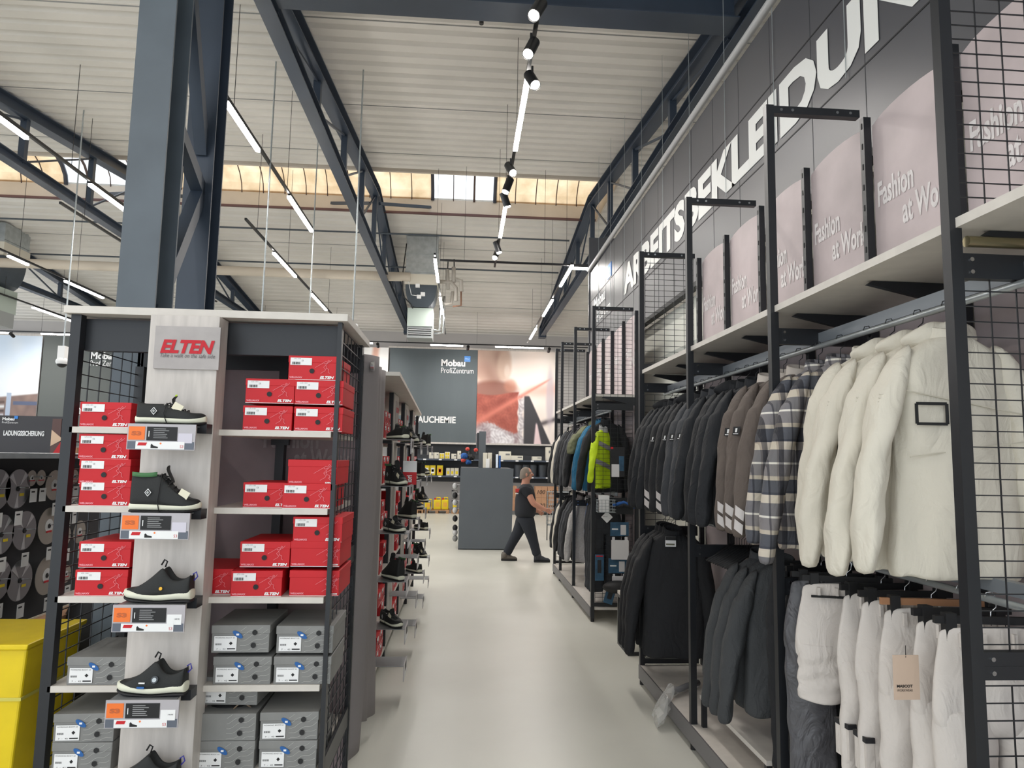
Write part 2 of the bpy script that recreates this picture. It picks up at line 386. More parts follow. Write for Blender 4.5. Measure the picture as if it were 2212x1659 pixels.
for px,py,aim,lb in ((1152,20,(-1.2,3.0,1.2),'topmost track spotlight at the upper photo edge'),(1127,103,(-1.0,3.5,1.2),'black track spotlight above the long central lamp'),(1130,172,(1.9,3.5,1.4),'black track spotlight overlapping the long central lamp'),
    (1092,365,(1.9,5.0,1.4),'track spotlight just above the skylight edge'),(1079,400,(-.9,8,1.2),'left one of the two spotlights before the clear skylight panes'),(1083,432,(1.9,9.3,1.4),'lower one of the two spotlights before the clear skylight panes'),
    (1061,534,(1.9,10.8,1.2),'upper spotlight at the far end of the central track'),(1060,549,(-.9,9,1.2),'lower spotlight at the far end of the central track')):
    q=P(px,py,z=SZ); spot(.53+(.03 if 'over' in lb else -.03),q.y,SZ,aim,lb)
c=MB(); 
for px,pz in ((830,744),(1010,743),(1190,745)):
    pass
for i,(px,lb) in enumerate(((808,'curtain'),(1003,'dark banner'),(1178,'photo banner'))):
    q=P(px,743,y=22.3); spot(q.x+.12,22.3,5.36,(q.x,24.4,4.6),'small wall spotlight above the %s at the far wall'%lb,6)
for px,lb in ((20,'at the left photo edge'),(10,'hanging')):
    if px==20:
        q=P(20,708,y=22.3); spot(q.x+.1,22.3,5.36,(q.x,24.4,4.6),'small wall spotlight near the ladder photo',6)
t=thing('sensor_stick','dark hanging sensor rod near the top edge left of the spotlights','sensor',P(1040,30,y=7))
c=MB(); q=P(1040,10,y=7); c.tube(q,P(1040,52,y=7),.025,TRK,10); c.tube(q,(q.x,q.y,zc(q.y)),.012,TRK,6); c.build('rod',t)
# ---------------- heater (HVAC)
def heater(cx,cy,zb,zt,label,sc_=1.0):
    t=thing('hanging_heater',label,'heater',(cx,cy,zb))
    W=.38*sc_; c=MB()
    c.box((cx-W,cy-W,zb+1.55*sc_),(cx+W,cy+W,zt),GALV)
    for k in range(3): c.box((cx-W-.02,cy-W-.02,zb+(1.6+.45*k)*sc_),(cx+W+.02,cy+W+.02,zb+(1.63+.45*k)*sc_),GALV)
    c.build('duct',t)
    c=MB(); c.box((cx-W-.02,cy-W-.02,zb+1.3*sc_),(cx+W+.02,cy+W+.02,zb+1.55*sc_),mat('cream heater casing',(214,208,194),.5)); c.build('mixing_box',t)
    c=MB(); rings=[]
    for k in range(7):
        a=math.pi/2*k/6; rings.append([Vector((cx+sx*W*math.cos(a*.8),cy+sy*W*.9,zb+1.3*sc_-.55*sc_*math.sin(a))) for sx,sy in ((-1,-1),(1,-1),(1,1),(-1,1))])
    c.loft(rings,DGREY,smooth=False); c.build('fan_hood',t)
    for dx,dz in ((-.08,1.22),(.05,1.02),(-.04,.95)):
        c=MB(); c.box((cx+dx-.05,cy-W-.06,zb+dz*sc_),(cx+dx+.05,cy-W+.03,zb+dz*sc_+.08),PAPER); c.build('junction_box',t)
    c=MB(); c.box((cx-W*.8,cy-W,zb+.28*sc_),(cx+W*.8,cy+W*.7,zb+.72*sc_),mat('pale green casing',(176,188,180),.4)); c.build('casing',t)
    c=MB()
    c.box((cx-W*.8,cy-W*.9,zb),(cx+W*.8,cy+W*.6,zb+.28*sc_),mat('grille frame',(150,154,154),.4))
    for k in range(2):
        z=zb+(.06+.1*k)*sc_; c.box((cx-W*.72,cy-W*.93,z),(cx+W*.72,cy-W*.88,z+.06*sc_),INK)
        c.box((cx-W*.72,cy-W*.96,z+.024),(cx+W*.72,cy-W*.9,z+.036),PAPER)
    c.build('grille',t)
    c=MB(); c.path([(cx-W,cy-W,zb+2.3*sc_),(cx-W-.06,cy-W-.03,zb+1.6*sc_),(cx-W-.05,cy-W-.05,zb+1.0*sc_),(cx-W+.15,cy-W-.05,zb+.8*sc_),(cx-W+.2,cy-W-.02,zb+.7*sc_)],.014,INK); 
    c.path([(cx-.05,cy-W-.06,zb+1.0*sc_),(cx-.22,cy-W-.06,zb+1.02*sc_),(cx-.3,cy-W-.04,zb+1.35*sc_)],.008,PAPER); c.build('cables',t)
    return t
hy=17.0; hp=P(908,735,y=hy)
ht=heater(hp.x,hy,hp.z,zc(hy),'grey metal air heater hanging from the roof before the far wall')
c=MB(); INS=mat('insulated pipe wrap',(176,170,162),.6); xx=hp.x
pth=lambda pts:[P(px,py,y=hy-.2) for px,py in pts]
c.path(pth([(944,608),(975,610),(985,622),(985,650)]),.05,INS,10); c.path(pth([(980,577),(980,610)]),.05,INS,10); c.path(pth([(966,582),(968,625)]),.045,INS,10)
c.path(pth([(985,604),(996,606),(997,630)]),.05,INS,10); c.path(pth([(981,560),(981,577)]),.015,BLK,6); c.path(pth([(968,562),(967,582)]),.015,BLK,6)
c.path(pth([(996,630),(996,660),(978,662)]),.02,mat('copper pipe',(150,110,90),.4,.5),8); c.path(pth([(960,640),(958,720),(938,720)]),.03,CHROME,8); c.path(pth([(952,645),(950,715),(936,712)]),.025,CHROME,8)
c.path(pth([(978,630),(975,655),(956,655)]),.04,INS,8)
c.build('pipe_fittings',ht)
heater(-11.3,17.2,4.75,zc(17.2),'grey ribbed hanging heater at the far left under the roof',1.25)
# rods dropping to shelves
for (pa,pb,yy,zb,box,lb) in (((592,118),(565,690),8.6,1.9,0,'thin cable rod left of the truss rising from the shelf top'),((684,300),(668,690),11.2,2.2,0,'thin cable rod in front of the truss bottom chord'),((778,130),(762,700),8.7,2.45,1,'thin cable rod ending in a white box behind the shelf corner'),((158,560),(137,750),10.7,0,0,'thin rod holding the dome camera')):
    a=P(pb[0],pb[1],y=yy); c=MB(); t=thing('cable_rod',lb,'cable rod',(a.x,yy,a.z))
    c.tube((a.x,yy,a.z-(.3 if box else .0)),(a.x,yy,zc(yy)),.011,GALV,6); c.build('rod',t)
    if box:
        c=MB(); c.box((a.x-.04,yy-.03,a.z-.25),(a.x+.06,yy+.05,a.z+.0),PAPER); c.build('outlet_box',t)
q=P(137,748,y=10.7); t=thing('dome_camera','white dome security camera hanging left of the shoe shelf','camera',q)
c=MB(); c.box((q.x-.05,q.y-.05,q.z-.2),(q.x+.05,q.y+.05,q.z),PAPER); c.build('mount',t)
c=MB(); c.ball((q.x,q.y,q.z-.23),.085,PAPER,sq=(1,1,.8)); c.build('dome_shell',t)
c=MB(); c.ball((q.x,q.y,q.z-.255),.072,INK,sq=(1,1,.9)); c.build('lens_dome',t)
# ---------------- clothing fascia sign
FAS=mat('anthracite fascia sheet',(78,78,82),.4,noise=.03,ns=1.2)
t=thing('fascia_sign','long anthracite sign reading ARBEITSBEKLEIDUNG above the clothing racks','sign',(2.3,7,3.64))
SX=2.3; c=MB(); c.box((SX,-1.5,3.64),(SX+.06,12.55,5.3),FAS); c.build('fascia_board',t)
c=MB()
for z in (4.18,4.74): c.box((SX-.003,-1.5,z-.005),(SX,12.55,z+.005),INK)
y=12.4
while y>-1.4: c.box((SX-.002,y-.0025,3.64),(SX,y+.0025,5.3),mat('sheet joint',(62,62,66),.5)); y-=.62
c.box((SX-.01,-1.5,3.6),(SX+.07,12.55,3.65),INK); c.build('joint_lines',t)
c=MB(); c.tube((SX-.03,-1.5,5.36),(SX-.03,12.6,5.36),.035,mat('light grey rail pipe',(184,184,184),.4),12); c.build('top_rail',t)
c=MB(); c.text('ARBEITSBEKLEIDUNG',(SX-.004,9.85,4.235),(0,-1,0),(0,0,1),w_=7.25,h=.43,mt=mat('cream sign letters',(232,232,228),.5),bold=.045); c.build('lettering',t)
c=MB(); c.text('Mobau',(SX-.004,12.15,4.5),(0,-1,0),(0,0,1),w_=.95,h=.2,mt=WINK,bold=.03); c.text('ProfiZentrum',(SX-.004,12.15,4.24),(0,-1,0),(0,0,1),w_=1.35,h=.17,mt=WINK); c.build('shop_name_lettering',t)
c=MB(); c.box((SX-.006,11.0,4.77),(SX,10.72,5.0),mat('bright blue badge',(40,132,220),.4)); c.text('PRO',(SX-.007,10.97,4.84),(0,-1,0),(0,0,1),w_=.22,h=.09,mt=mat('pale blue ink',(150,200,240),.5),bold=.02); c.build('blue_badge',t)
c=MB()
for i in range(14):
    yy=-1+i*.98; c=MB(); c.tube((SX-.012,yy,4.2),(SX-.012,yy,6.34 if yy<4.6 else zc(yy)),.003,GALV,4,cap=False); c.build('suspension_wire',t)
c=MB(); c.box((SX+.0,12.61,3.0),(SX+.1,12.62,5.6),FAS); c.box((SX-.02,12.62,3.0),(SX+.9,12.66,6.0),FAS); objs_tag(c.build('end_panel'),'tall grey end panel closing the far end of the clothing sign','panel')
# cream wall behind the rack gap
CRM=mat('cream wall',(214,214,204),.8); c=MB(); c.box((2.42,-1.5,0),(2.5,12.5,3.6),CRM)
struct('wall_cream',c)
c=MB(); c.box((2.41,-1.5,3.05),(2.42,12.5,3.12),mat('grey wall band',(178,180,172),.8)); c.box((2.41,-1.5,2.3),(2.42,12.5,2.75),MATS['grey wall band']); o=c.build('trim_3'); o['kind']='structure'
# ---------------- back wall banners
BANG=mat('dark banner fabric',(94,102,106),.75,noise=.04,ns=1,bump=.25,bs=1.1,stretch=(2.2,1,.35))
def picture(name,parent,x0,x1,z0,z1,y,fn,nx,nz,right=(1,0,0)):
    me=bpy.data.meshes.new(name); v=[];f=[];cl=[]
    R=Vector(right)
    for j in range(nz+1):
        for i in range(nx+1):
            u,t_=i/nx,j/nz; q=Vector((x0,y,z1-(z1-z0)*t_))+R*((x1-x0)*u) ; v.append(tuple(q-parent.location)); cl.append(fn(u,t_))
    for j in range(nz):
        for i in range(nx):
            a=j*(nx+1)+i; f.append((a,a+nx+1,a+nx+2,a+1))
    me.from_pydata(v,[],f); at=me.color_attributes.new('Col','FLOAT_COLOR','POINT')
    for i,c_ in enumerate(cl): at.data[i].color=(*lin(c_),1)
    me.materials.append(attrmat('printed photo')); o=bpy.data.objects.new(name,me); COL.objects.link(o); o.parent=parent; return o
def mixc(a,b,t): t=max(0,min(1,t)); return tuple(a[i]*(1-t)+b[i]*t for i in range(3))
def ss(a,b,x): t=max(0,min(1,(x-a)/(b-a))); return t*t*(3-2*t)
def noi(u,v,s=1): return .5+.25*math.sin(u*7.1*s+3*math.sin(v*5.3*s))+.25*math.sin(v*11.7*s+2*math.sin(u*9.1*s+1))
def ell(u,v,cu,cv,ru,rv,soft=.25):
    d=math.hypot((u-cu)/ru,(v-cv)/rv); return 1-ss(1-soft,1+soft,d)
def brickpic(u,v):
    n=noi(u,v,1.3); n2=noi(u+.3,v,2.3); n3=.5+.5*math.sin(u*61+4*math.sin(v*37))*math.sin(v*53+3*math.sin(u*41))
    c=mixc((240,222,212),(255,247,240),noi(u,v,.7))
    c=mixc(c,(228,160,142),.55*math.exp(-((v-.44+.12*(u-.7))/.07)**2)*ss(.45,.75,u))
    c=mixc(c,mixc((176,140,126),(214,182,166),n),ell(u,v,.16,.1,.24,.3,.2))
    c=mixc(c,(222,192,174),ell(u,v,.34,.16,.09,.17,.3)*.9)
    c=mixc(c,(236,214,200),ell(u,v,.375,.22,.035,.07,.4)*.9)
    c=mixc(c,(138,88,76),.85*ell(u,v,.2,.42,.3,.09,.3))
    c=mixc(c,(196,134,112),.7*ell(u,v,.42,.38,.08,.07,.4))
    bl=(1-ss(.515,.535,u+.01*math.sin(v*40)))*ss(.455,.475,v-.02*math.sin(u*9))
    c=mixc(c,mixc(mixc((158,80,68),(188,104,88),n2),(120,62,56),.3*n3),bl)
    c=mixc(c,mixc((168,158,162),(226,220,220),n3),ss(.515,.54,u)*(1-ss(.58,.62,u+.02*math.sin(v*30)))*ss(.455,.48,v))
    c=mixc(c,mixc((150,130,134),(214,204,206),mixf(n2,n3)),(1-ss(.52,.56,u))*ss(.82,.86,v+.06*math.sin(u*7+1)+.02*n3))
    c=mixc(c,mixc((190,182,186),(236,232,234),n3),(1-ss(.46,.5,u))*ss(.16,.2,u)*ss(.87,.9,v+.05*math.sin(u*9)))
    x0=.60; x1=.645+.30*(v-.45)/.55
    c=mixc(c,(66,64,68),ss(x0-.01,x0+.01,u)*(1-ss(x1-.01,x1+.01,u))*ss(.47,.5,v))
    c=mixc(c,(232,206,208),ss(.0,.02,u-(.735-.10*(v-.85)))*(1-ss(.0,.02,u-(.76+.25*(v-.78))))*ss(.76,.8,v))
    c=mixc(c,(84,76,80),.9*math.exp(-((v-.76+.30*(u-.9))/.028)**2)*ss(.78,.83,u))
    c=mixc(c,(200,186,194),.7*ell(u,v,.93,.5,.05,.3,.4))
    d=(v-(.78-.52*u)); wd=.008+.04*(1-u)
    c=mixc(c,(222,132,114),.8*math.exp(-(d/wd)**2)*(1-ss(.85,.97,u)))
    return c
def mixf(a,b): return .5*a+.5*b
def skypic(u,v):
    c=mixc((196,214,236),(246,248,250),ss(.1,.5,v)*.8+noi(u,v,.9)*.3)
    c=mixc(c,(236,240,244),.6*noi(u,v,1.3)*(1-v))
    ho=.78-.09*u
    roof=mixc((120,100,96),(150,126,116),noi(u,v,3))
    c=mixc(c,roof,ss(ho-.01,ho+.01,v-(-.16)))if v>.5 else c
    for k,(h0,w0,cc) in enumerate(((.62,.01,(96,78,72)),(.66,.016,(226,226,226)),(.70,.01,(70,62,64)),(.735,.012,(196,196,204)),(.86,.014,(214,216,220)),(.90,.012,(170,174,190)))):
        c=mixc(c,cc,math.exp(-((v-(h0-.055*(u-.5)))/w0)**2)*(1 if u<.62 else 0))
    for x_,w_,v0 in ((.665,.028,.53),(.78,.03,.8)):
        if abs(u-x_)<w_ and v>v0: c=(176,188,208)
    if u>.72 and .60<v<.64: c=(92,100,126)
    return c
Y=24.4
t=thing('hanging_banner','wide dark banner with BAUCHEMIE lettering on the far wall','banner',(-1.1,Y,2.34),0,'far wall banners')
c=MB(); c.box((-2.6,Y,2.36),(.46,Y+.03,5.62),BANG); c.build('banner_fabric',t)
c=MB(); c.box((-2.65,Y-.02,5.62),(.46,Y+.04,5.68),WHT); c.box((-2.65,Y-.02,2.3),(.46,Y+.04,2.36),WHT); c.build('edge_profiles',t)
LETM=WINK
c=MB(); a=P(953,792,y=Y); c.text('Mobau',(a.x,Y-.004,5.02),(1,0,0),(0,0,1),w_=.84,h=.24,mt=LETM,bold=.035); c.text('ProfiZentrum',(a.x,Y-.004,4.78),(1,0,0),(0,0,1),w_=1.14,h=.19,mt=LETM); c.build('shop_name_lettering',t)
c=MB(); c.box((.0,Y-.006,5.2),(.21,Y,5.4),MATS['bright blue badge']); c.text('PRO',(.02,Y-.008,5.27),(1,0,0),(0,0,1),w_=.16,h=.07,mt=MATS['pale blue ink'],bold=.02); c.build('blue_badge',t)
c=MB(); c.text('BAUCHEMIE',(-1.70,Y-.004,3.02),(1,0,0),(0,0,1),w_=1.45,h=.24,mt=LETM,bold=.03); c.build('lettering',t)
t=thing('photo_banner','large photo banner of a brick, a hand and a mason string','banner',(1.84,Y,2.34),0,'far wall banners')
picture('printed_photo',t,.47,3.24,2.36,5.62,Y-.002,brickpic,110,120)
c=MB(); c.box((.47,Y,2.36),(3.24,Y+.03,5.62),PAPER); c.build('backing',t)
c=MB(); c.box((.46,Y-.02,5.62),(3.3,Y+.04,5.68),WHT); c.box((.46,Y-.02,2.3),(3.3,Y+.04,2.36),WHT); c.build('edge_profiles',t)
t=thing('photo_banner','white and pink photo banner strip left of the BAUCHEMIE banner','banner',(-3.5,Y,2.34),0,'far wall banners')
picture('printed_photo',t,-4.6,-2.65,2.36,5.62,Y-.002,lambda u,v: mixc(mixc((250,248,246),(226,178,160),1-ss(.02,.09,abs(u-(.78-.16*v)))),(236,232,230),ss(.8,1,v)),60,50)
c=MB(); c.box((-4.6,Y,2.36),(-2.65,Y+.03,5.62),PAPER); c.build('backing',t)
t=thing('hanging_banner','dark banner with shop name at the far wall behind the left mesh','banner',(-12.2,Y,2.6),0,'far wall banners')
c=MB(); c.box((-14.2,Y,2.0),(-11.0,Y+.03,5.7),mat('olive grey banner fabric',(98,102,100),.8)); c.box((-11.0,Y-.1,2.0),(-10.6,Y+.03,5.7),mat('light strip',(160,164,168),.7)); c.build('banner_fabric',t)
a=P(200,762,y=Y); c=MB(); c.text('Mobau',(a.x,Y-.11,4.93),(1,0,0),(0,0,1),w_=.86,h=.24,mt=LETM,bold=.035); c.text('ProfiZentrum',(a.x,Y-.11,4.70),(1,0,0),(0,0,1),w_=1.14,h=.19,mt=LETM); c.build('shop_name_lettering',t)
a=P(152,893,y=Y); c=MB(); c.text('EIT',(a.x,Y-.01,3.02),(1,0,0),(0,0,1),w_=.42,h=.26,mt=LETM,bold=.03); c.build('lettering',t)
c=MB(); c.box((-10.6,Y,1.8),(-4.7,Y+.03,5.7),DGREY); objs_tag(c.build('wall_cladding'),'plain dark wall cladding behind the shoe shelf','cladding')
t=thing('photo_banner','sky and roof ladder photo banner at the left edge','banner',(-15.5,Y,2.0),0,'far wall banners')
picture('printed_photo',t,-17.0,-14.25,2.0,5.68,Y-.002,skypic,110,120)
c=MB(); c.box((-17.0,Y,2.0),(-14.25,Y+.03,5.68),PAPER); c.box((-17,Y-.02,5.68),(-14.25,Y+.04,5.76),WHT); c.build('backing',t)
# ================= LEFT SHOE SHELF
YF=3.3
def zf(py,y=YF,px=600): return P(px,py,y=y).z
XL,XR=-1.81,-.58; YB=3.98
TOPZ=zf(692)
def wire(c,a,u,v,nu,nv,r=.0022,mt=None):
    # grid: origin a, extents u and v, nu wires along v direction, nv wires along u direction
    a=Vector(a);u=Vector(u);v=Vector(v); mt=mt or BLK; n=u.cross(v).normalized()*r*1.2
    for i in range(nu+1):
        p=a+u*i/nu; c.beam(p,p+v,2*r,2*r,mt,up=n)
    for j in range(nv+1):
        p=a+v*j/nv+n; c.beam(p,p+u,2*r,2*r,mt,up=n)
    return c
t=thing('shoe_shelf','pale shoe shelf unit with black frame, red and grey shoe boxes','shelf',((XL+XR)/2,YF,0))
SH=t
for x in (XL,XR):
    for y in (YF,YB):
        c=MB(); c.box((x-(.02 if x==XR else .0),y-.0,.03),(x+(.0 if x==XR else .045),y+.045,TOPZ),BLK)
        c.tube((x+(.02 if x<-1 else -.01),y+.02,0),(x+(.02 if x<-1 else -.01),y+.02,.03),.018,RUBB,8); c.build('post',t)
c=MB(); c.box((XL-.02,YF-.03,TOPZ),(XR+.03,YB+.08,TOPZ+.035),WHTB); c.build('top_board',t,bevel=.002)
for x,z1 in ((XL+.02,TOPZ-.08),(XR-.012,TOPZ-.02)):
    c=MB(); wire(c,(x,YF+.045,.25),(0,YB-YF-.05,0),(0,0,z1-.25),6,int((z1-.25)/.062)); c.build('wire_panel',t)
c=MB(); c.box((XL+.04,YF+.05,TOPZ-.16),(XR-.02,YF+.09,TOPZ-.01),BLK); c.build('front_beam',t)
c=MB(); c.box((XL+.04,YB-.02,TOPZ-.16),(XR-.02,YB+.02,TOPZ),BLK); c.build('rear_beam',t)
for yy in (1.0,1.6): 
    c=MB(); c.box((XR-.015,YF+.04,zf(1215,3.5)-.06 if yy>1.2 else .4),(XR-.0,YB,zf(1215,3.5)+.03 if yy>1.2 else .5),BLK); c.build('side_rail',t)
PRD=mat('shaded concrete look panel',(126,112,114),.6,noise=.2,ns=2.0,bump=.05,bs=20)  # printed panel darkened in its colour for the shade inside the shelf
PRDW=mat('faded print on shaded panel',(152,142,142),.7,noise=.15,ns=25)  # panel print toned down in colour for the same shade
c=MB(); c.box((-1.36,YB,.1),(XR-.02,YB+.02,TOPZ-.1),PRD); c.build('back_panel',t)
c=MB(); c.text('Fashion',(-1.10,YB-.003,zf(968,YB)),(1,0,0),(0,0,1),w_=.30,h=.10,mt=PRDW,bold=.03); c.text('at Work',(-.93,YB-.003,zf(988,YB)-.06),(1,0,0),(0,0,1),w_=.31,h=.11,mt=PRDW,bold=.03); c.build('panel_print',t)
c=MB(); c.box((-1.02,YB-.06,.1),(-.975,YB-.0,TOPZ-.16),BLK)
for z in (2.2,1.9,1.6,1.2): c.box((-1.045,YB-.065,z),(-.95,YB-.03,z+.04),BLK)
c.build('slotted_upright',t)
c=MB(); c.box((-1.80,YB-.04,.1),(-1.755,YB,TOPZ-.16),BLK); c.box((-1.40,YB-.04,.1),(-1.355,YB,TOPZ-.16),BLK); c.build('slotted_upright',t)
SZs=[zf(930),zf(1098),zf(1290),zf(1480)]; SZs.append(SZs[-1]-.36); SZs.append(.12)
for z in SZs:
    c=MB(); c.box((XL+.03,YF-.0,z-.028),(-1.46,YB-.02,z),WHTB); c.build('left_shelf_board',t,bevel=.002)
    c=MB(); c.box((-1.13,YF-.0,z-.028),(XR-.03,YB-.0,z),WHTB); c.build('right_shelf_board',t,bevel=.002)
PX0,PX1=P(325,690,y=3.22).x,P(475,690,y=3.22).x
c=MB(); c.box((PX0,3.22,.1),(PX1,3.34,TOPZ-.005),WHT); c.build('centre_panel',t,bevel=.003)
t=thing('brand_sign','grey shoe brand sign with red letters at the panel top','sign',P(400,800,y=3.21))
a=P(331,796,y=3.21); b_=P(478,708,y=3.21)
c=MB(); c.box((a.x,3.205,a.z),(b_.x,3.22,b_.z),mat('grey sign board',(168,162,160),.5,noise=.08,ns=10)); c.build('board',t)
c=MB(); q=P(345,762,y=3.2); q2=P(464,736,y=3.2); c.text('ELTEN',(q.x,3.203,q.z),(1,0,0),(0,0,1),w_=q2.x-q.x,h=q2.z-q.z,mt=mat('sign red',(190,14,34),.6),bold=.045,shear=.25); c.build('lettering',t)
c=MB(); q=P(345,771,y=3.2); c.text('Take a walk on the safe side',(q.x,3.203,q.z),(1,0,0),(0,0,1),w_=.24,h=.018,mt=mat('sign grey',(96,92,94),.5),shear=.2); c.build('slogan',t)
# ---- shoe boxes
BW,BH,BD=.222,.112,.33
def runner(c,x,z,s,y,mt):
    T=.0011
    for pts in ([(-.35,.0),(-.2,.1),(-.05,.18),(.05,.38),(.0,.62),(.12,.75)],[(.05,.38),(.22,.3),(.2,.1),(.3,0)],[(.0,.62),(-.15,.45),(-.02,.3)],[(.12,.75),(.3,.85),(.42,1.0)],[(.12,.75),(-.08,.7),(-.16,.78),(-.05,.86),(.1,.84),(.12,.75)],[(-.16,.78),(-.75,.42)],[(.12,.9),(.2,.84),(.26,.92),(.18,.98),(.12,.9)]):
        for p,q in zip(pts,pts[1:]): c.beam((x+p[0]*s,y,z+p[1]*s),(x+q[0]*s,y,z+q[1]*s),T,T,mt,up=(0,1,0))
def red_box(kind=0,brand=True):
    r=thing('shoe_box','','box')
    c=MB(); c.box((-BW/2,0,0),(BW/2,BD,BH*.97),RED); c.build('carton',r,bevel=.0015)
    c=MB(); c.box((-BW/2-.002,-.002,BH-.03),(BW/2+.002,BD+.002,BH+.002),RED); c.build('lid',r,bevel=.002)
    c=MB(); c.box((-BW/2+.001,-.0008,0),(BW/2-.001,0,.002),PAPER); c.build('white_edge',r)
    if kind==0:
        c=MB(); c.box((-BW/2+.008,-.0035,BH*.62),(-BW/2+.107,-.002,BH-.008),PAPER)
        for k in range(9): c.box((-BW/2+.016+k*.0042,-.0042,BH*.645),(-BW/2+.018+k*.0042+(k%3)*.0006,-.0035,BH*.755),INK)
        c.text('L72 1101',(-BW/2+.025,-.0038,BH*.86),(1,0,0),(0,0,1),w_=.03,h=.006,mt=mat('grey ink',(120,120,124),.6),th=.0003); c.text('CE',(-BW/2+.06,-.0038,BH*.78),(1,0,0),(0,0,1),w_=.009,h=.007,mt=INK,th=.0003); c.build('size_sticker',r)
        c=MB(); c.disc((-.002,-.003,BH*.38),(0,-1,0),.0115,.0012,INK); c.build('finger_hole',r)
        c=MB(); runner(c,.062,.032,.065,-.0032,PINKL); c.build('figure_print',r)
    else:
        c=MB(); runner(c,.062,.02,.075,-.0032,PINKL); runner(c,.09,.03,.05,-.0032,PINKL); c.build('figure_print',r)
    c=MB(); c.text('WELLMAXX',(-BW/2+.006,-.003,.007),(1,0,0),(0,0,1),w_=.06,h=.0085,mt=PINKL,bold=.05,th=.0004); c.build('small_lettering',r)
    if kind==0: c=MB(); c.text('ELTEN',(.036,-.003,.0065),(1,0,0),(0,0,1),w_=.066,h=.0125,mt=WINK,bold=.05,shear=.25,th=.0004); c.build('brand_lettering',r)
    else: c=MB(); c.text('ELTEN.COM',(.06,-.003,.0065),(1,0,0),(0,0,1),w_=.045,h=.007,mt=WINK,bold=.06,th=.0004); c.build('brand_lettering',r)
    return r
GW,GH,GD=.25,.118,.34
def grey_box(kind=0):
    r=thing('shoe_box','','box')
    c=MB(); c.box((-GW/2,0,0),(GW/2,GD,GH*.97),GCART); c.build('carton',r,bevel=.002)
    if kind!=2:
        c=MB(); c.box((-GW/2-.003,-.003,GH-.035),(GW/2+.003,GD+.003,GH+.002),GCART); c.build('lid',r,bevel=.003)
    c=MB(); LG=mat('light contour line',(186,186,182),.6)
    for k in range(6):
        z0=-.02+k*.024; pts=[]
        for i in range(11):
            x=-.0+.12*i/10; z=z0+.045*i/10+.005*math.sin(i*1.1+k)
            if .002<z<GH-.002: pts.append((x,-.0045,z))
        for p,q in zip(pts,pts[1:]): c.beam(p,q,.0012,.001,LG,up=(0,1,0))
    c.build('contour_lines',r)
    c=MB(); c.disc((.062,-.0045,GH*.75),(0,-1,0),.0115,.0012,INK); c.build('finger_hole',r)
    c=MB(); c.disc((.058,-.0045,GH*.28),(0,-1,0),.0115,.0012,INK); c.build('finger_hole',r)
    if kind==0:
        c=MB(); c.box((-GW/2+.012,-.0045,.01),(-.015,-.003,GH*.62),PAPER)
        c.text('WORKING BOOT S3',(-GW/2+.016,-.005,GH*.54),(1,0,0),(0,0,1),w_=.085,h=.005,mt=INK,th=.0003)
        for k in range(7): c.box((-GW/2+.018+k*.004,-.0052,.034),(-GW/2+.02+k*.004,-.0045,.042),INK)
        c.prism([(-.04,-.0045,.034),(-.032,-.0045,.042),(-.04,-.0045,.05),(-.048,-.0045,.042)],(0,-.0008,0),INK)
        c.box((-.055,-.0052,.016),(-.02,-.0045,.021),INK); c.text('7  -  42',(-GW/2+.024,-.005,.015),(1,0,0),(0,0,1),w_=.04,h=.006,mt=INK,th=.0003); c.build('size_sticker',r)
        c=MB(); 
        c.prism([(-.012+.026*math.cos(a)*math.cos(.6)+.011*math.sin(a)*math.sin(.6),-.005,GH*.68-.026*math.cos(a)*math.sin(.6)+.011*math.sin(a)*math.cos(.6)) for a in [2*math.pi*k/16 for k in range(16)]],(0,-.001,0),BLUEP)
        c.box((-.018,-.0065,GH*.68-.004),(-.006,-.006,GH*.68+.004),WINK); c.build('blue_badge',r)
    return r
PB={('r',0):red_box(0),('r',1):red_box(1),('g',0):grey_box(0),('g',1):grey_box(1),('g',2):grey_box(2)}
used=set()
def place_box(kind,px,py,y,label,group,rz=0,w_=None):
    q=P(px,py,y=y); o=PB[kind]; z=q.z
    base=min([s for s in SZs if abs(s-z)<.05],key=lambda s:abs(s-z),default=z)
    z=base if abs(base-z)<.03 else z
    return (kind,q.x,z,y,label,group,rz)
def stack(kindlist,group):
    for spec in kindlist:
        kind,px,py,y,label,rz=spec
        k,x,z,yy,lb,g,r=place_box(kind,px,py,y,label,group,rz)
        o=PB[kind]
        if kind not in used:
            used.add(kind); o.location=(x,yy,z); o.rotation_euler=(0,0,rz); objs_tag(o,lb,None,group)
        else: dup(o,(x,yy,z),rz,lb,group)
R0,R1,G0,G1,G2=('r',0),('r',1),('g',0),('g',1),('g',2)
yb=YF+.012
g='red shoe boxes on the shoe shelf'
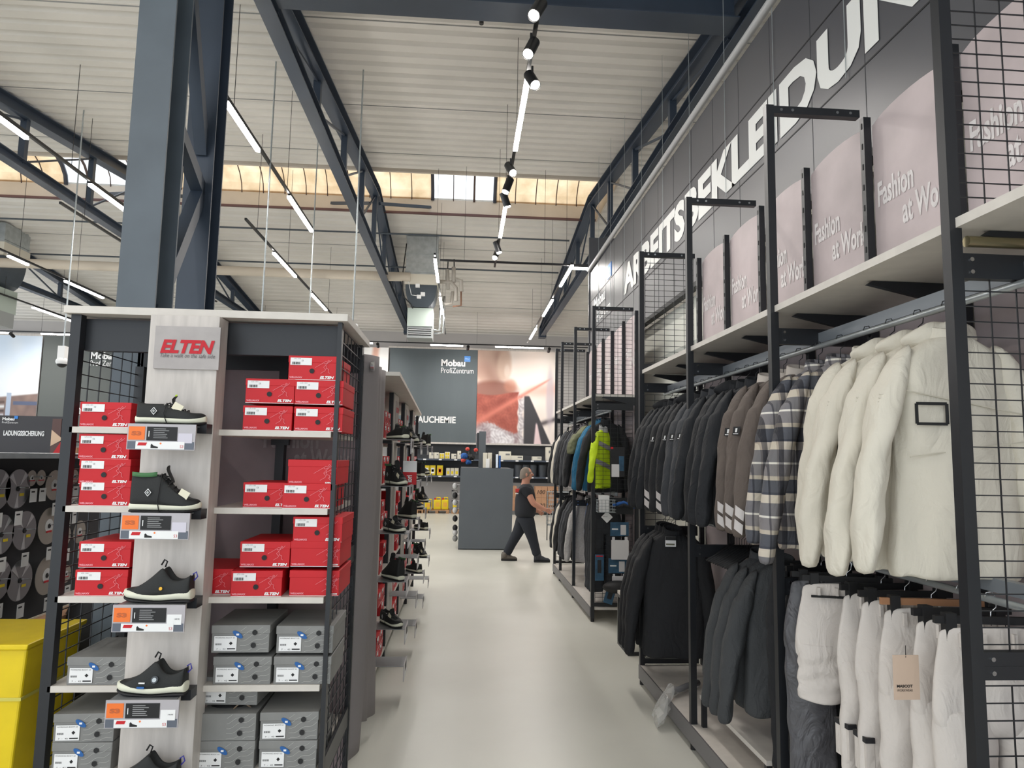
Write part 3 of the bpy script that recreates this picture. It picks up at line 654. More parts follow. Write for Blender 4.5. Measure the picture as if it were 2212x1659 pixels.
stack([
 (R0,226,916,yb,'lone red shoe box on the upper left shelf compartment',0),
 (R0,224,1098,yb,'bottom red shoe box of the three stacked below the lone upper left box',0),
 (R0,224,1046,yb,'middle red shoe box of the stack of three at left',0),
 (R0,223,992,yb,'top red shoe box of the stack of three at left',0),
 (R0,217,1280,yb,'lower red shoe box of the left pair under the tall stack',0.02),
 (R0,224,1226,yb,'upper red shoe box of the left pair under the tall stack',0),
 (R0,577,922,yb,'lower box of the left red pair on the highest right shelf',0),
 (R0,582,871,yb,'upper box of the left red pair on the highest right shelf',0),
 (R0,687,924,yb,'bottom red box beside the mesh on the highest right shelf',0),
 (R0,688,874,yb,'middle red box beside the mesh on the highest right shelf',0),
 (R0,674,821,yb,'topmost red shoe box of the whole right side',-.03),
 (R0,577,1096,yb+.03,'red shoe box partly behind its neighbour on the second right shelf',0),
 (R0,662,1101,yb-.01,'front red shoe box on the second right shelf, sticker facing forward',0),
 (R1,674,1047,yb,'red shoe box without sticker, top of the second right shelf',0),
 (R0,553,1281,yb,'lower red box, left of the unstickered pair on the third right shelf',.05),
 (R0,571,1225,yb+.02,'upper red box, left of the unstickered pair on the third right shelf',0),
 (R1,678,1280,yb+.02,'lower unstickered red box on the third right shelf',0),
 (R1,680,1224,yb+.02,'upper unstickered red box on the third right shelf',0),
 (R0,685,1171,yb+.02,'red stickered box on top of the unstickered pair, third right shelf',0),
 (R0,447,1281,yb+.05,'red box half hidden by the centre panel on the third right shelf',0)],g)
g='grey shoe boxes on the shoe shelf'
stack([
 (G0,522,1467,yb,'lower grey shoe box of the left pair on the fourth right shelf',0),
 (G0,518,1410,yb-.005,'upper grey shoe box of the left pair on the fourth right shelf',.02),
 (G0,652,1468,yb,'lower grey shoe box beside the mesh on the fourth right shelf',0),
 (G0,657,1411,yb+.01,'upper grey shoe box beside the mesh on the fourth right shelf',0),
 (G0,207,1477,yb,'grey shoe box alone on the fourth left shelf compartment',0)],g)
def zst(base,n,px,y,kinds,labels,dx=None):
    for i in range(n):
        k=kinds[i]; o=PB[k]; x=P(px,1500,y=y).x+(dx[i] if dx else 0); z=base+i*(GH+.003)
        if k not in used: used.add(k); o.location=(x,y,z); objs_tag(o,labels[i],None,g)
        else: dup(o,(x,y,z),(.03 if i%2 else -.02),labels[i],g)
zst(SZs[4],2,187,yb,[G0,G0],['lowest visible grey box at the bottom left shelf','grey shoe box second from the bottom at the left shelf'])
zst(SZs[4]-0,2,628,yb,[G0,G0],['grey shoe box cut by the bottom edge beside the mesh','grey box under the blue badge box near the bottom right mesh'])
zst(SZs[4],1,494,yb,[G0],['grey shoe box cut by the bottom edge, next to the centre panel'])
o=PB[G2]; used.add(G2); o.location=(P(494,1500,y=yb).x,yb,SZs[4]+GH+.003); objs_tag(o,'open grey box without lid, dark shoes inside',None,g)
o=PB[G1]; used.add(G1); o.location=(-1.0,yb+.36-.34+.3,SZs[4]); objs_tag(o,'grey box at the back behind the open one',None,g); o.location=(-.95,3.64,SZs[4])
dup(PB[G0],(-1.02,yb+.05,SZs[4]+2*GH+.02),-.05,'grey shoe box tipped on top of the open one under the fourth shelf',g)
for i in range(2):
    pass
# ---- shoes
def shoe(kind,label):
    """toe towards +x, heel at x=0, length .29, sole bottom z=0"""
    t=thing('safety_shoe',label,'shoe',(0,0,0),0,'display shoes on the centre panel')
    high={'low':.095,'boot':.165,'slip':.122,'dial':.118}[kind]
    UP=mat('black shoe upper' ,(27,29,29),.65,bump=.15,bs=250); SOLE=mat('cream shoe sole',(226,226,206),.5); OUT=mat('black outsole',(28,27,30),.6)
    L=.29
    def hw(s): # half width
        return .036+.012*math.sin(min(1,s/.75)*math.pi*.5)-.038*max(0,(s-.78)/.22)**2.2-.010*max(0,(.1-s)/.1)**2
    def ring(s,z0,z1,k):
        w_=hw(s)*k; pts=[]
        for i in range(12):
            a=2*math.pi*i/12; cx,sx=math.cos(a),math.sin(a)
            pts.append((s*L,w_*(abs(cx)**.6)*(1 if cx>0 else -1),(z0+z1)/2+(z1-z0)/2*(abs(sx)**.6)*(1 if sx>0 else -1)))
        return pts
    S=[0,.02,.06,.15,.25,.35,.45,.55,.65,.75,.85,.92,.97,1.0]
    def toeup(s): return .012*max(0,(s-.75)/.25)**2
    def wav(s): return .022+.007*math.sin(s*9+ .5) if kind in('slip','dial') else .02-.006*s
    c=MB(); c.loft([ring(s,toeup(s),wav(s)*.55+toeup(s),1.0) for s in S],OUT); c.build('outsole',t,sub=1)
    c=MB(); c.loft([ring(s,wav(s)*.45+toeup(s),wav(s)+.021+toeup(s)*.9+(.008*(1-s) if kind in('slip','dial') else 0),1.06) for s in S],SOLE); c.build('midsole',t,sub=1)
    # upper
    def top(s):
        toe=.052 if s<.93 else .052-.02*((s-.93)/.07)
        if s<.42: 
            h=high+(.012*math.exp(-(s/.07)**2))
            if kind in('slip','dial'): h=high-.028*math.sin(min(1,s/.42)*math.pi)+.03*ss(.3,.42,s)
            return h
        u=(s-.42)/.5; top0=high+(.03 if kind in('slip','dial') else .0)
        return toe+(top0-toe)*(1-min(1,u))**1.7 if u<1 else toe
    rings=[]
    for s in [0.0,.03,.08,.15,.22,.3,.38,.42,.48,.55,.62,.7,.78,.86,.92,.96,.985]:
        w_=hw(s)*.97; zt=top(s)+toeup(s); z0=.018; dep=(zt-.045)*(1-ss(.36,.44,s))*ss(.01,.06,s); pts=[]
        tw=.62 if s<.45 else .62+.2*ss(.45,.8,s)
        prof=[(1,0),(1.04,.25),(.98,.55),(.86,.8),(tw+.08,.95),(tw*.92,1.0)]
        if s>.8: prof=[(1,0),(1.0,.35),(.93,.65),(.78,.85),(.5,.97),(.3,1.0)]
        for a,b_ in prof: pts.append((s*L+ .006*(1 if s<.02 else 0),w_*a,z0+(zt-z0)*b_))
        pts.append((s*L+(.012 if s<.02 else 0),w_*.3,zt-dep*.9)); pts.append((s*L+(.012 if s<.02 else 0),-w_*.3,zt-dep*.9))
        for a,b_ in prof[::-1]: pts.append((s*L+ .006*(1 if s<.02 else 0),-w_*a,z0+(zt-z0)*b_))
        rings.append(pts)
    c=MB(); c.loft(rings,UP,closed=True); c.build('upper',t,sub=1)
    if kind in('low','boot'):
        c=MB(); zt=high
        c.loft([[(.14+dx,-w_,z),(.14+dx,w_,z),(.147+dx,w_,z+.002),(.147+dx,-w_,z+.002)] for dx,w_,z in ((.03,.022,zt-.045),(.012,.024,zt-.01),(-.004,.024,zt+.02),(.006 if kind=='boot' else .02,.018,zt+.035))],UP); c.build('tongue',t,sub=1)
        c=MB()
        for k in range(6):
            s=.44+.055*k; z=top(s)+.003; w_=hw(s)*.5; c.path([(s*L,-w_,z-.004),(s*L+.006,0,z+.003),(s*L,w_,z-.004)],.0028,RUBB,6)
        c.path([(.13,-.02,top(.46)),(.135,-.045,.1*high/.1),(.125,-.052,.05),(.14,-.05,.01 if kind=='low' else -.02)],.002,RUBB,6)
        c.path([(.13,.01,top(.46)+.004),(.15,.02,top(.5)+.012),(.16,0,top(.55)+.01),(.135,-.01,top(.46)+.006)],.0025,RUBB,6)
        c.build('laces',t)
        c=MB()
        for k in range(5):
            s=.42+.065*k; z=top(s)-.008; c.disc((s*L,-hw(s)*.74,z),(0,-.7,.7),.0035,.0015,CHROME,10)
        c.build('eyelets',t)
        c=MB(); q=(.085,-.046,.06 if kind=='low' else .085); d=.017
        for k,mm in ((1,PAPER),(.75,INK),(.45,mat('badge grey',(170,174,172),.5))):
            c.prism([(q[0]-d*k*.8,q[1]-.004*(2-k),q[2]),(q[0],q[1]-.004*(2-k),q[2]-d*k),(q[0]+d*k*.8,q[1]-.004*(2-k),q[2]),(q[0],q[1]-.004*(2-k),q[2]+d*k)],(0,-.0006,0),mm)
        c.build('side_badge',t)
        c=MB(); c.box((0,-.001,0),(.042,.001,.032),mat('cream hang tag',(232,226,202),.6)); c.xf(Matrix.Translation((.15 if kind=='low' else .20,-.035,.075))@Matrix.Rotation(.5,4,'Y')); c.build('hang_tag',t)
        if kind=='boot':
            c=MB(); c.loft([[(.012+.1*k/6,-.036-.004*math.sin(k/6*3.14),high-.012+dz-.004*math.sin(k/6*3.1)) for dz in (0,.018)]+[(.012+.1*k/6,-.033-.004*math.sin(k/6*3.14),high-.012+dz-.004*math.sin(k/6*3.1)) for dz in (.018,0)] for k in range(7)],mat('green collar lining',(74,120,78),.8)); c.build('collar_lining',t)
        else:
            c=MB(); c.disc((.158,-.006,high+.036),(-.3,-.6,.5),.006,.001,mat('lime dot',(170,200,40),.5)); c.build('tongue_badge',t)
    else:
        c=MB(); c.path([(.0,0,.09),(-.014,0,.105),(-.008,0,.125),(.006,0,.115)],.003,mat('blue pull loop',(56,54,160),.5),6); c.build('heel_loop',t)
        c=MB(); c.path([(.125,0,high+.022),(.118,0,high+.045),(.13,0,high+.052),(.142,0,high+.03)],.0035,RUBB,6); c.build('tongue_loop',t)
        if kind=='slip':
            c=MB(); c.disc((.115,.05,.062),(0,1,.2),.007,.003,mat('yellow badge',(236,180,40),.5)); c.build('yellow_badge',t)
        else:
            c=MB(); c.disc((.115,.043,.07),(0,1,.35),.015,.008,mat('dark dial',(52,56,60),.3),16); c.disc((.115,.049,.071),(0,1,.35),.009,.004,GALV,12); c.build('dial_closure',t)
            c=MB(); c.box((.155,.046,.055),(.18,.05,.06),PAPER); c.box((.155,.049,.036),(.185,.053,.044),BLUEP); c.build('side_print',t)
    return t
def ledge(px0,px1,py,label,holder_h=.105,pl=1):
    y0=3.06; a=P(px0,py,y=y0); b_=P(px1,py,y=y0); xm=(PX0+PX1)/2; z=a.z
    t=thing('display_ledge',label,'shelf ledge',(xm,3.2,z),0,'shoe display ledges')
    hw=(b_.x-a.x)/2; LG=mat('ledge grey metal',(132,134,136),.4,.3)
    c=MB(); c.box((xm-hw+.005,y0,z-.004),(xm+hw-.02,3.22,z),LG); c.build('tray',t)
    c=MB(); c.box((xm+hw-.03,y0+.09,z-.03),(xm+hw+.01,3.22,z+.012),BLK); c.build('bracket',t)
    c=MB(); c.box((xm-hw,y0-.006,z-holder_h),(xm+hw,y0,z+.004),mat('clear price rail',(178,174,178),.3)); c.build('price_holder',t)
    c=MB(); zt=z
    c.box((xm-hw+.006,y0-.008,zt-.064),(xm-hw+.072,y0-.006,zt-.008),ORNG); c.text('S3',(xm-hw+.018,y0-.0085,zt-.046),(1,0,0),(0,0,1),w_=.04,h=.018,mt=mat('brown ink',(190,96,50),.6),bold=.05,th=.0005); c.build('orange_card',t)
    c=MB(); c.box((xm-hw+.080,y0-.008,zt-.066),(xm+hw-.075,y0-.006,zt-.008),INK)
    for k in range(6): c.box((xm-hw+.108,y0-.0088,zt-.018-.0075*k),(xm-hw+.108+(.055,.07,.05,.062,.058,.065)[k]*.9,y0-.008,zt-.0155-.0075*k),mat('grey ink line',(150,150,152),.6))
    c.box((xm-hw+.088,y0-.0088,zt-.05),(xm-hw+.091,y0-.008,zt-.026),WINK); c.build('black_info_card',t)
    c=MB(); c.box((xm+hw-.07,y0-.008,zt-(.075 if pl else .066)),(xm+hw-.012,y0-.006,zt-.034),mat('violet white card',(206,202,214),.5) if pl==1 else PAPER); 
    if pl==2: c.text('149,90',(xm+hw-.04,y0-.0085,zt-.056),(1,0,0),(0,0,1),w_=.02,h=.007,mt=INK,th=.0004)
    c.build('price_card',t)
    c=MB(); c.box((xm-hw+.004,y0-.0075,z-holder_h+.003),(xm+hw-.004,y0-.0062,z-.07),mat('slate strip',(92,98,110),.4))
    c.box((xm-hw+.038,y0-.009,z-holder_h+.003),(xm+hw-.042,y0-.0078,z-.07),PAPER)
    c.prism([(xm-hw+.045,y0-.009,z-.088),(xm-hw+.08,y0-.009,z-.088),(xm-hw+.085,y0-.009,z-.075),(xm-hw+.05,y0-.009,z-.075)],(0,-.0006,0),RED)
    c.prism([(xm-hw+.10,y0-.009,z-.098),(xm-hw+.13,y0-.009,z-.098),(xm-hw+.13,y0-.009,z-.092),(xm-hw+.112,y0-.009,z-.088),(xm-hw+.104,y0-.009,z-.080),(xm-hw+.10,y0-.009,z-.084)],(0,-.0006,0),INK)
    c.disc((xm-hw+.14,y0-.009,z-.078),(0,-1,0),.004,.0006,ORNG,8)
    c.text('S3',(xm+hw-.06,y0-.0092,z-.096),(1,0,0),(0,0,1),w_=.014,h=.012,mt=RED,th=.0004); c.build('product_strip',t)
    return z,xm
rows=[(293,440,917,'highest shoe ledge with orange card, violet price card','low',1,1,'low black safety shoe with diamond badge and cream tag, top ledge'),
 (276,424,1109,'second shoe ledge from the top, under the green-lined boot','boot',1,1,'black ankle boot with green lining on the second ledge'),
 (256,412,1308,'third shoe ledge, white price card, under the yellow-dot shoe','slip',-1,2,'black slip-on safety shoe with yellow dot on the third ledge'),
 (237,395,1514,'fourth shoe ledge from the top, under the dial shoe','dial',-1,2,'black safety shoe with round dial and blue loop, fourth ledge')]
for px0,px1,py,lb,kd,dr,pl_,sl in rows:
    z,xm=ledge(px0,px1,py,lb,pl=pl_)
    s=shoe(kd,sl); s.location=((xm-.14) if dr>0 else (xm+.145),3.13,z+.001); s.rotation_euler=(0,0,(.06 if dr>0 else math.pi-.06))
z5,xm5=ledge(220,380,1514+208,'lowest shoe ledge, below the photo edge',pl=2)
s=shoe('dial','black safety shoe cut by the bottom photo edge'); s.location=(xm5+.14,3.13,z5+.001); s.rotation_euler=(0,0,math.pi)
t=thing('open_box_shoe','black shoe lying in the open grey box','shoe',(-1.02,3.45,SZs[4]+2*GH-.06)); c=MB(); c.ball((-1.04,3.42,SZs[4]+2*GH-.02),.05,RUBB,sq=(1.8,.9,.8)); c.ball((-.96,3.5,SZs[4]+2*GH-.02),.045,RUBB,sq=(1.5,.9,.9)); c.build('upper',t)
c=MB(); c.path([(-1.0,3.37,SZs[4]+2*GH+.0),(-.97,3.38,SZs[4]+2*GH+.03),(-.93,3.39,SZs[4]+2*GH+.0)],.004,mat('tan lace',(150,130,110),.7),6); c.build('laces',t)
# ---------------- curtain and cabin
CUR=mat('grey curtain fabric',(136,130,130),.85,noise=.05,ns=2,bump=.1,bs=180)
t=thing('curtain','long grey changing cabin curtain hanging beside the aisle','curtain',(-.56,4.4,.2))
c=MB(); n=46; pts=[]
for i in range(n+1):
    f=i/n; y=4.06+.86*f; x=-.56-.03*f+.03*math.sin(f*9)-.02*math.sin(f*23+1)-.05*ss(.0,.06,.06-f)
    pts.append((x,y))
nz=26; v=[];fs=[]
for j in range(nz+1):
    tt=j/nz
    for i,(x,y) in enumerate(pts):
        f=i/n; zb=.16+.05*math.sin(f*5)+(.04 if f>.6 else 0); z=2.44-.03*f*0-(2.44-zb)*tt
        xx=x+.02*math.sin(tt*3+f*4)*tt - .06*(tt**2)*(1-f)*.4
        v.append((xx,y*(1)+.05*math.sin(tt*2.5)*(1-f)*0,z))
for j in range(nz):
    for i in range(n): a=j*(n+1)+i; fs.append((a,a+1,a+n+2,a+n+1))
c.add(v,fs,CUR,True); o=c.build('cloth',t); md=o.modifiers.new('s','SOLIDIFY'); md.thickness=.006
c=MB(); c.box((-.62,4.04,2.38),(-.585,4.08,2.5),BLK); c.tube((-.60,4.02,2.38),(-.60,5.25,2.38),.014,CHROME,10); c.build('rod',t)
c=MB(); c.tube((-.545,4.10,2.37),(-.525,4.10,2.37),.03,CHROME,16); c.build('eyelet_ring',t)
c=MB(); c.box((-.61,4.0,.03),(-.575,4.03,2.42),BLK); objs_tag(c.build('cabin_post'),'dark upright post between the mesh side and the curtain','post')
# ---------------- aisle shoe wall
XW=-.65
YS=[5.3,6.55,7.85,9.1,10.3]
t=thing('shoe_wall','shoe wall unit along the aisle with pale partitions and top board','shelf',(XW-.3,7.8,0)); SW=t
c=MB(); c.prism([(-.48,5.25,2.45),(XW-.62,5.25,2.45),(XW-.62,10.35,2.45),(-.61,10.35,2.45)],(0,0,.03),WHTB); c.build('top_board',t)
c=MB(); c.box((XW-.6,5.3,.1),(XW-.58,10.3,2.42),PRD); c.build('back_panel',t)
for y in YS:
    c=MB(); c.box((XW-.04,y,.04),(XW,y+.04,2.44),BLK); c.tube((XW-.02,y+.02,0),(XW-.02,y+.02,.05),.022,RUBB,10); c.build('post',t)
    c=MB(); c.box((XW-.58,y,.04),(XW-.54,y+.04,2.44),BLK); c.build('rear_post',t)
c=MB(); c.box((XW-.56,5.28,.06),(XW-.02,5.3,2.42),DGREY); c.build('end_side_panel',t)
for y0,y1 in zip(YS,YS[1:]):
    ym=(y0+y1)/2
    c=MB(); c.box((XW-.03,ym-.56,.15),(XW+.002,ym-.12,2.44),WHT); c.build('partition_panel',t)
    c=MB(); c.box((XW+.002,ym-.46,2.12),(XW+.008,ym-.16,2.38),MATS['grey sign board']); c.text('ELTEN',(XW+.009,ym-.44,2.27),(0,1,0),(0,0,1),w_=.26,h=.05,mt=MATS['sign red'],bold=.06,shear=.2); c.build('brand_board',t)
    for z in (2.0,1.62,1.25,.88,.5,.15):
        c=MB(); c.box((XW-.56,y0+.04,z-.025),(XW-.001,y1,z),WHTB); c.build('shelf_board',t)
rb=PB[R0]; k=0
nm=['nearest','second','third','farthest']
for bi,(y0,y1) in enumerate(zip(YS,YS[1:])):
    for zi,z in enumerate((2.0,1.62,1.25,.88,.5,.15)):
        for s in range(2):
            if bi>1 and (zi+s)%2: continue
            ym=(y0+y1)/2
            for sd,yy in ((0,ym+.1+.0),(1,ym+.34)):
                if (bi+zi+s+sd)%5==4: continue
                dup(rb,(XW-.003,yy,z+s*(BH+.004)),math.pi/2,'%s %s red shoe box, %s aisle wall bay, shelf %s from the top'%('upper' if s else 'lower','inner' if sd==0 else 'outer',nm[bi],['one','two','three','four','five','six'][zi]),'red shoe boxes in the aisle shoe wall')
# ledges and shoes of the shoe wall
pt=shoe('low','x'); pt['group']='shoes on the aisle shoe wall'
pb=shoe('boot','x'); pb['group']='shoes on the aisle shoe wall'
redm=mat('dark red knit',(150,22,40),.7)
for o in kids(pt):
    if o.name.startswith('side_badge') or o.name.startswith('hang_tag'): o.hide_render=False
lg_used=False
def wledge(y,z,label):
    t=thing('display_ledge',label,'shelf ledge',(XW,y,z),0,'ledges of the aisle shoe wall')
    LG=MATS['ledge grey metal']
    c=MB(); c.box((XW+.004,y-.13,z-.004),(XW+.25,y+.13,z),LG); c.build('tray',t)
    c=MB(); c.box((XW+.25,y-.14,z-.11),(XW+.255,y+.14,z+.01),MATS['clear price rail']); c.box((XW+.256,y-.12,z-.1),(XW+.257,y+.1,z-.07),PAPER); c.box((XW+.256,y-.03,z-.06),(XW+.257,y+.07,z-.01),INK); c.build('price_holder',t)
    c=MB(); c.box((XW+.002,y+.10,z-.03),(XW+.08,y+.13,z-.004),BLK); c.build('bracket',t)
pfirst=[pt,pb]
def wshoe(kind,y,z,rz,label):
    src=pt if kind=='low' else pb
    rz+=.6; loc=(XW+.135-.14*math.cos(rz),y-.14*math.sin(rz),z+.001)
    if src in pfirst:
        pfirst.remove(src); src.location=loc; src.rotation_euler=(0,0,rz); src['label']=label
    else: dup(src,loc,rz,label,'shoes on the aisle shoe wall')
H2=math.pi/2
zl=[P(850,948,x=-.5).z,P(855,1062,x=-.5).z,P(850,1180,x=-.5).z,P(845,1300,x=-.5).z,P(835,1440,x=-.5).z]
for bi,(y0,y1) in enumerate(zip(YS,YS[1:])):
    ym=(y0+y1)/2-.31
    for zi,z in enumerate((1.98,1.62,1.26,.90,.55,.28)):
        wledge(ym,z,'grey shoe ledge, %s from the top on the %s partition of the aisle wall'%(['first','second','third','fourth','fifth','lowest'][zi],nm[bi]))
        if zi==5 or (bi,zi) in ((1,4),(2,3),(1,3)): continue
        wshoe('boot' if (bi+zi)%2 else 'low',ym,z,-H2 if (zi+bi)%3 else H2,'dark safety shoe on the %s ledge of the %s partition, aisle shoe wall'%(['top','second','third','fourth','fifth'][zi],nm[bi]))
t=thing('hanging_flyer','red and white card standing out from the shoe wall','flyer',P(885,1020,x=-.4))
q=P(885,1020,x=-.42); c=MB(); c.box((q.x-.055,q.y,q.z+.0),(q.x+.055,q.y+.03,q.z+.09),PAPER); c.build('upper_half',t)
c=MB(); c.box((q.x-.055,q.y,q.z-.1),(q.x+.055,q.y+.03,q.z),RED); c.text('lori',(q.x+.02,q.y-.002,q.z-.08),(0,0,1),(-1,0,0),w_=.055,h=.045,mt=WINK,bold=.03); c.build('red_half',t)
# ================= CLOTHING RACKS
XF=1.54; XB=2.04; RT=3.69
FY=[2.06,3.35,4.64,5.94]; BY=[1.4,2.06,2.7,3.35,3.99,4.64,5.29,5.94]
GY=[8.18,9.55,10.83,11.5]; HY=[8.18,8.86,9.55,10.19,10.83,11.5]
def rack(fy,by,label,meshes,y0,y1):
    t=thing('clothing_rack',label,'rack',((XF+XB)/2,(y0+y1)/2,0))
    for y in fy:
        c=MB(); c.box((XF-.02,y-.02,.04),(XF+.02,y+.02,RT),BLK); c.tube((XF,y,0),(XF,y,.04),.02,RUBB,8); c.build('front_post',t)
        c=MB(); c.box((XF+.02,y-.02,RT-.045),(XB-.02,y+.02,RT-.005),BLK)
        for xx in (XF+.06,XF+.12,XB-.14,XB-.07): c.tube((xx,y-.022,RT-.025),(xx,y-.019,RT-.025),.008,CHROME,8)
        c.build('top_bar',t)
        for zz in (2.44,1.22):
            c=MB(); c.box((XF+.02,y-.015,zz),(XB-.02,y+.015,zz+.08),BLK)
            for z_ in (.02,.06): c.tube((XF+.05,y-.02,zz+z_),(XF+.05,y-.014,zz+z_),.007,CHROME,8)
            c.build('cross_rail',t)
    for y in by:
        c=MB(); c.box((XB-.0,y-.018,.04),(XB+.04,y+.018,RT-.04),BLK)
        for k in range(30): c.box((XB-.002,y-.004,.4+k*.11),(XB,y+.004,.43+k*.11),mat('slot shadow',(16,16,18),.7))
        c.build('rear_post',t)
        c=MB(); c.prism([(XB,y-.012,2.5),(XB,y-.012,2.598),(XF+.12,y-.012,2.598),(XF+.10,y-.012,2.585)],(0,.024,0),BLK); c.build('board_bracket',t)
    for a,b_ in zip(by,by[1:]):
        m_=(a+b_)/2; c=MB(); n=8
        poly=[(XB+.045,a+.018,.12),(XB+.045,b_-.018,.12)]+[(XB+.045,b_-.018-(b_-a-.036)*k/n,RT-.09+.045*math.sin(math.pi*k/n)**.6) for k in range(n+1)]
        c.prism(poly,(.012,0,0),PRINT); 
        o=c.build('printed_panel',t)
        c=MB(); wd=(b_-a-.09)
        c.text('Fashion',(XB+.044,b_-.05,3.15),(0,-1,0),(0,0,1),w_=wd*.5,h=.13,mt=PRINTW,bold=.03)
        c.text('at Work',(XB+.044,b_-.05-wd*.34,3.0),(0,-1,0),(0,0,1),w_=wd*.62,h=.13,mt=PRINTW,bold=.03); c.build('panel_print',t)
    ya,yb_=y0,y1
    c=MB(); c.box((XF-.0,ya,2.60),(XB-.0,yb_,2.632),WHTB); c.build('top_board',t)
    c=MB(); c.box((1.765,ya,2.447),(1.80,yb_,2.50),mat('grey rail paint',(128,134,140),.35,.3)); c.build('front_rail',t)
    c=MB(); c.tube((1.745,ya,2.425),(1.745,yb_,2.425),.013,GALV,10); c.build('upper_hang_rail',t)
    c=MB(); c.tube((1.79,ya,1.405),(1.79,yb_,1.405),.013,GALV,10); c.build('lower_hang_rail',t)
    c=MB(); c.box((1.80,ya,1.43),(1.835,yb_,1.475),MATS['grey rail paint']); c.build('lower_front_rail',t)
    c=MB(); c.box((XF-.03,ya,.05),(XF-.02,yb_,.16),mat('base plinth grey',(104,102,104),.4)); c.build('plinth',t)
    c=MB(); c.box((XF-.02,ya,.13),(XB,yb_,.16),WHTB); c.build('base_board',t)
    for y,zs in meshes:
        for (za,zb) in zs:
            c=MB(); wire(c,(XF+.03,y,za),(XB-XF-.06,0,0),(0,0,zb-za),5,int(round((zb-za)/.05)),r=.0018); c.build('wire_panel',t)
            c=MB(); c.box((XF+.02,y-.016,za-.05),(XB-.02,y+.016,za-.01),BLK); c.build('panel_rail',t)
    return t
RA=rack(FY,BY,'near black clothing rack with printed back panels on the right of the aisle',[(2.06,[(2.66,RT-.05),(1.27,2.50),(.2,1.2)]),(5.94,[(2.70,RT-.05),(.22,1.2),(1.3,2.42)])],1.35,5.94)
RB=rack(GY,HY,'far black clothing rack beyond the gap on the right of the aisle',[(8.18,[(2.53,RT-.05),(1.42,2.42),(.22,1.3)]),(11.5,[(.22,RT-.05)])],8.18,11.5)
c=MB()
c=MB(); c.tube((XF+.04,2.05,2.62),(XB,2.05,2.62),.018,mat('brass tinted tube',(140,130,100),.25,.7),12); c.tube((XF+.04,2.05,2.56),(XB,2.05,2.56),.018,MATS['brass tinted tube'],12); objs_tag(c.build('cross_tubes'),'two shiny horizontal tubes across the near rack side at the right edge','tube')
# ---- garments
def gm(name,c,**k):
    wr=k.pop('wr',.6); m=mat(name,c,k.pop('rough',.85),bump=k.pop('bump',.12),bs=k.pop('bs',220),**k); wrinkle(m,wr); return m
def wrinkle(m,wr):
    nt=m.node_tree; b=nt.nodes['Principled BSDF']; tc=[n for n in nt.nodes if n.type=='TEX_COORD'][0]
    mp=nt.nodes.new('ShaderNodeMapping'); mp.inputs['Scale'].default_value=(9,9,5.5); mp.inputs['Rotation'].default_value=(.5,.35,0); nt.links.new(tc.outputs['Object'],mp.inputs[0])
    n=nt.nodes.new('ShaderNodeTexNoise'); n.inputs['Scale'].default_value=1; n.inputs['Detail'].default_value=3; n.inputs['Distortion'].default_value=1.6; nt.links.new(mp.outputs[0],n.inputs['Vector'])
    bp=nt.nodes.new('ShaderNodeBump'); bp.inputs['Strength'].default_value=wr; bp.inputs['Distance'].default_value=.03
    nt.links.new(n.outputs['Fac'],bp.inputs['Height'])
    if b.inputs['Normal'].is_linked: nt.links.new(b.inputs['Normal'].links[0].from_socket,bp.inputs['Normal'])
    nt.links.new(bp.outputs[0],b.inputs['Normal'])
GM={'black':gm('black cloth',(34,35,38)),'navy':gm('dark charcoal cloth',(33,35,39)),'brown':gm('brown cloth',(98,88,82)),'white':gm('cream white cloth',(210,204,190),wr=.45),'white2':gm('white work cloth',(212,205,199),wr=.5),
 'anth':gm('anthracite cloth',(62,64,68)),'fleece':gm('dark grey fleece',(66,68,70),bump=.3,bs=120),'blue':gm('petrol blue cloth',(34,104,140)),'royal':gm('royal blue cloth',(44,92,160)),'olive':gm('olive cloth',(108,112,84)),
 'grey':gm('mid grey cloth',(120,114,114)),'mel':gm('grey melange knit',(182,180,178),noise=.12,ns=60),'hi':gm('high visibility yellow cloth',(206,236,30),rough=.6),'shiny':gm('shiny dark grey cloth',(84,84,88),rough=.42,wr=1.0),'green':gm('dark green cloth',(36,60,52))}
REF=mat('reflective patch',(206,200,198),.35); REFG=mat('grey reflective band',(150,148,150),.4)
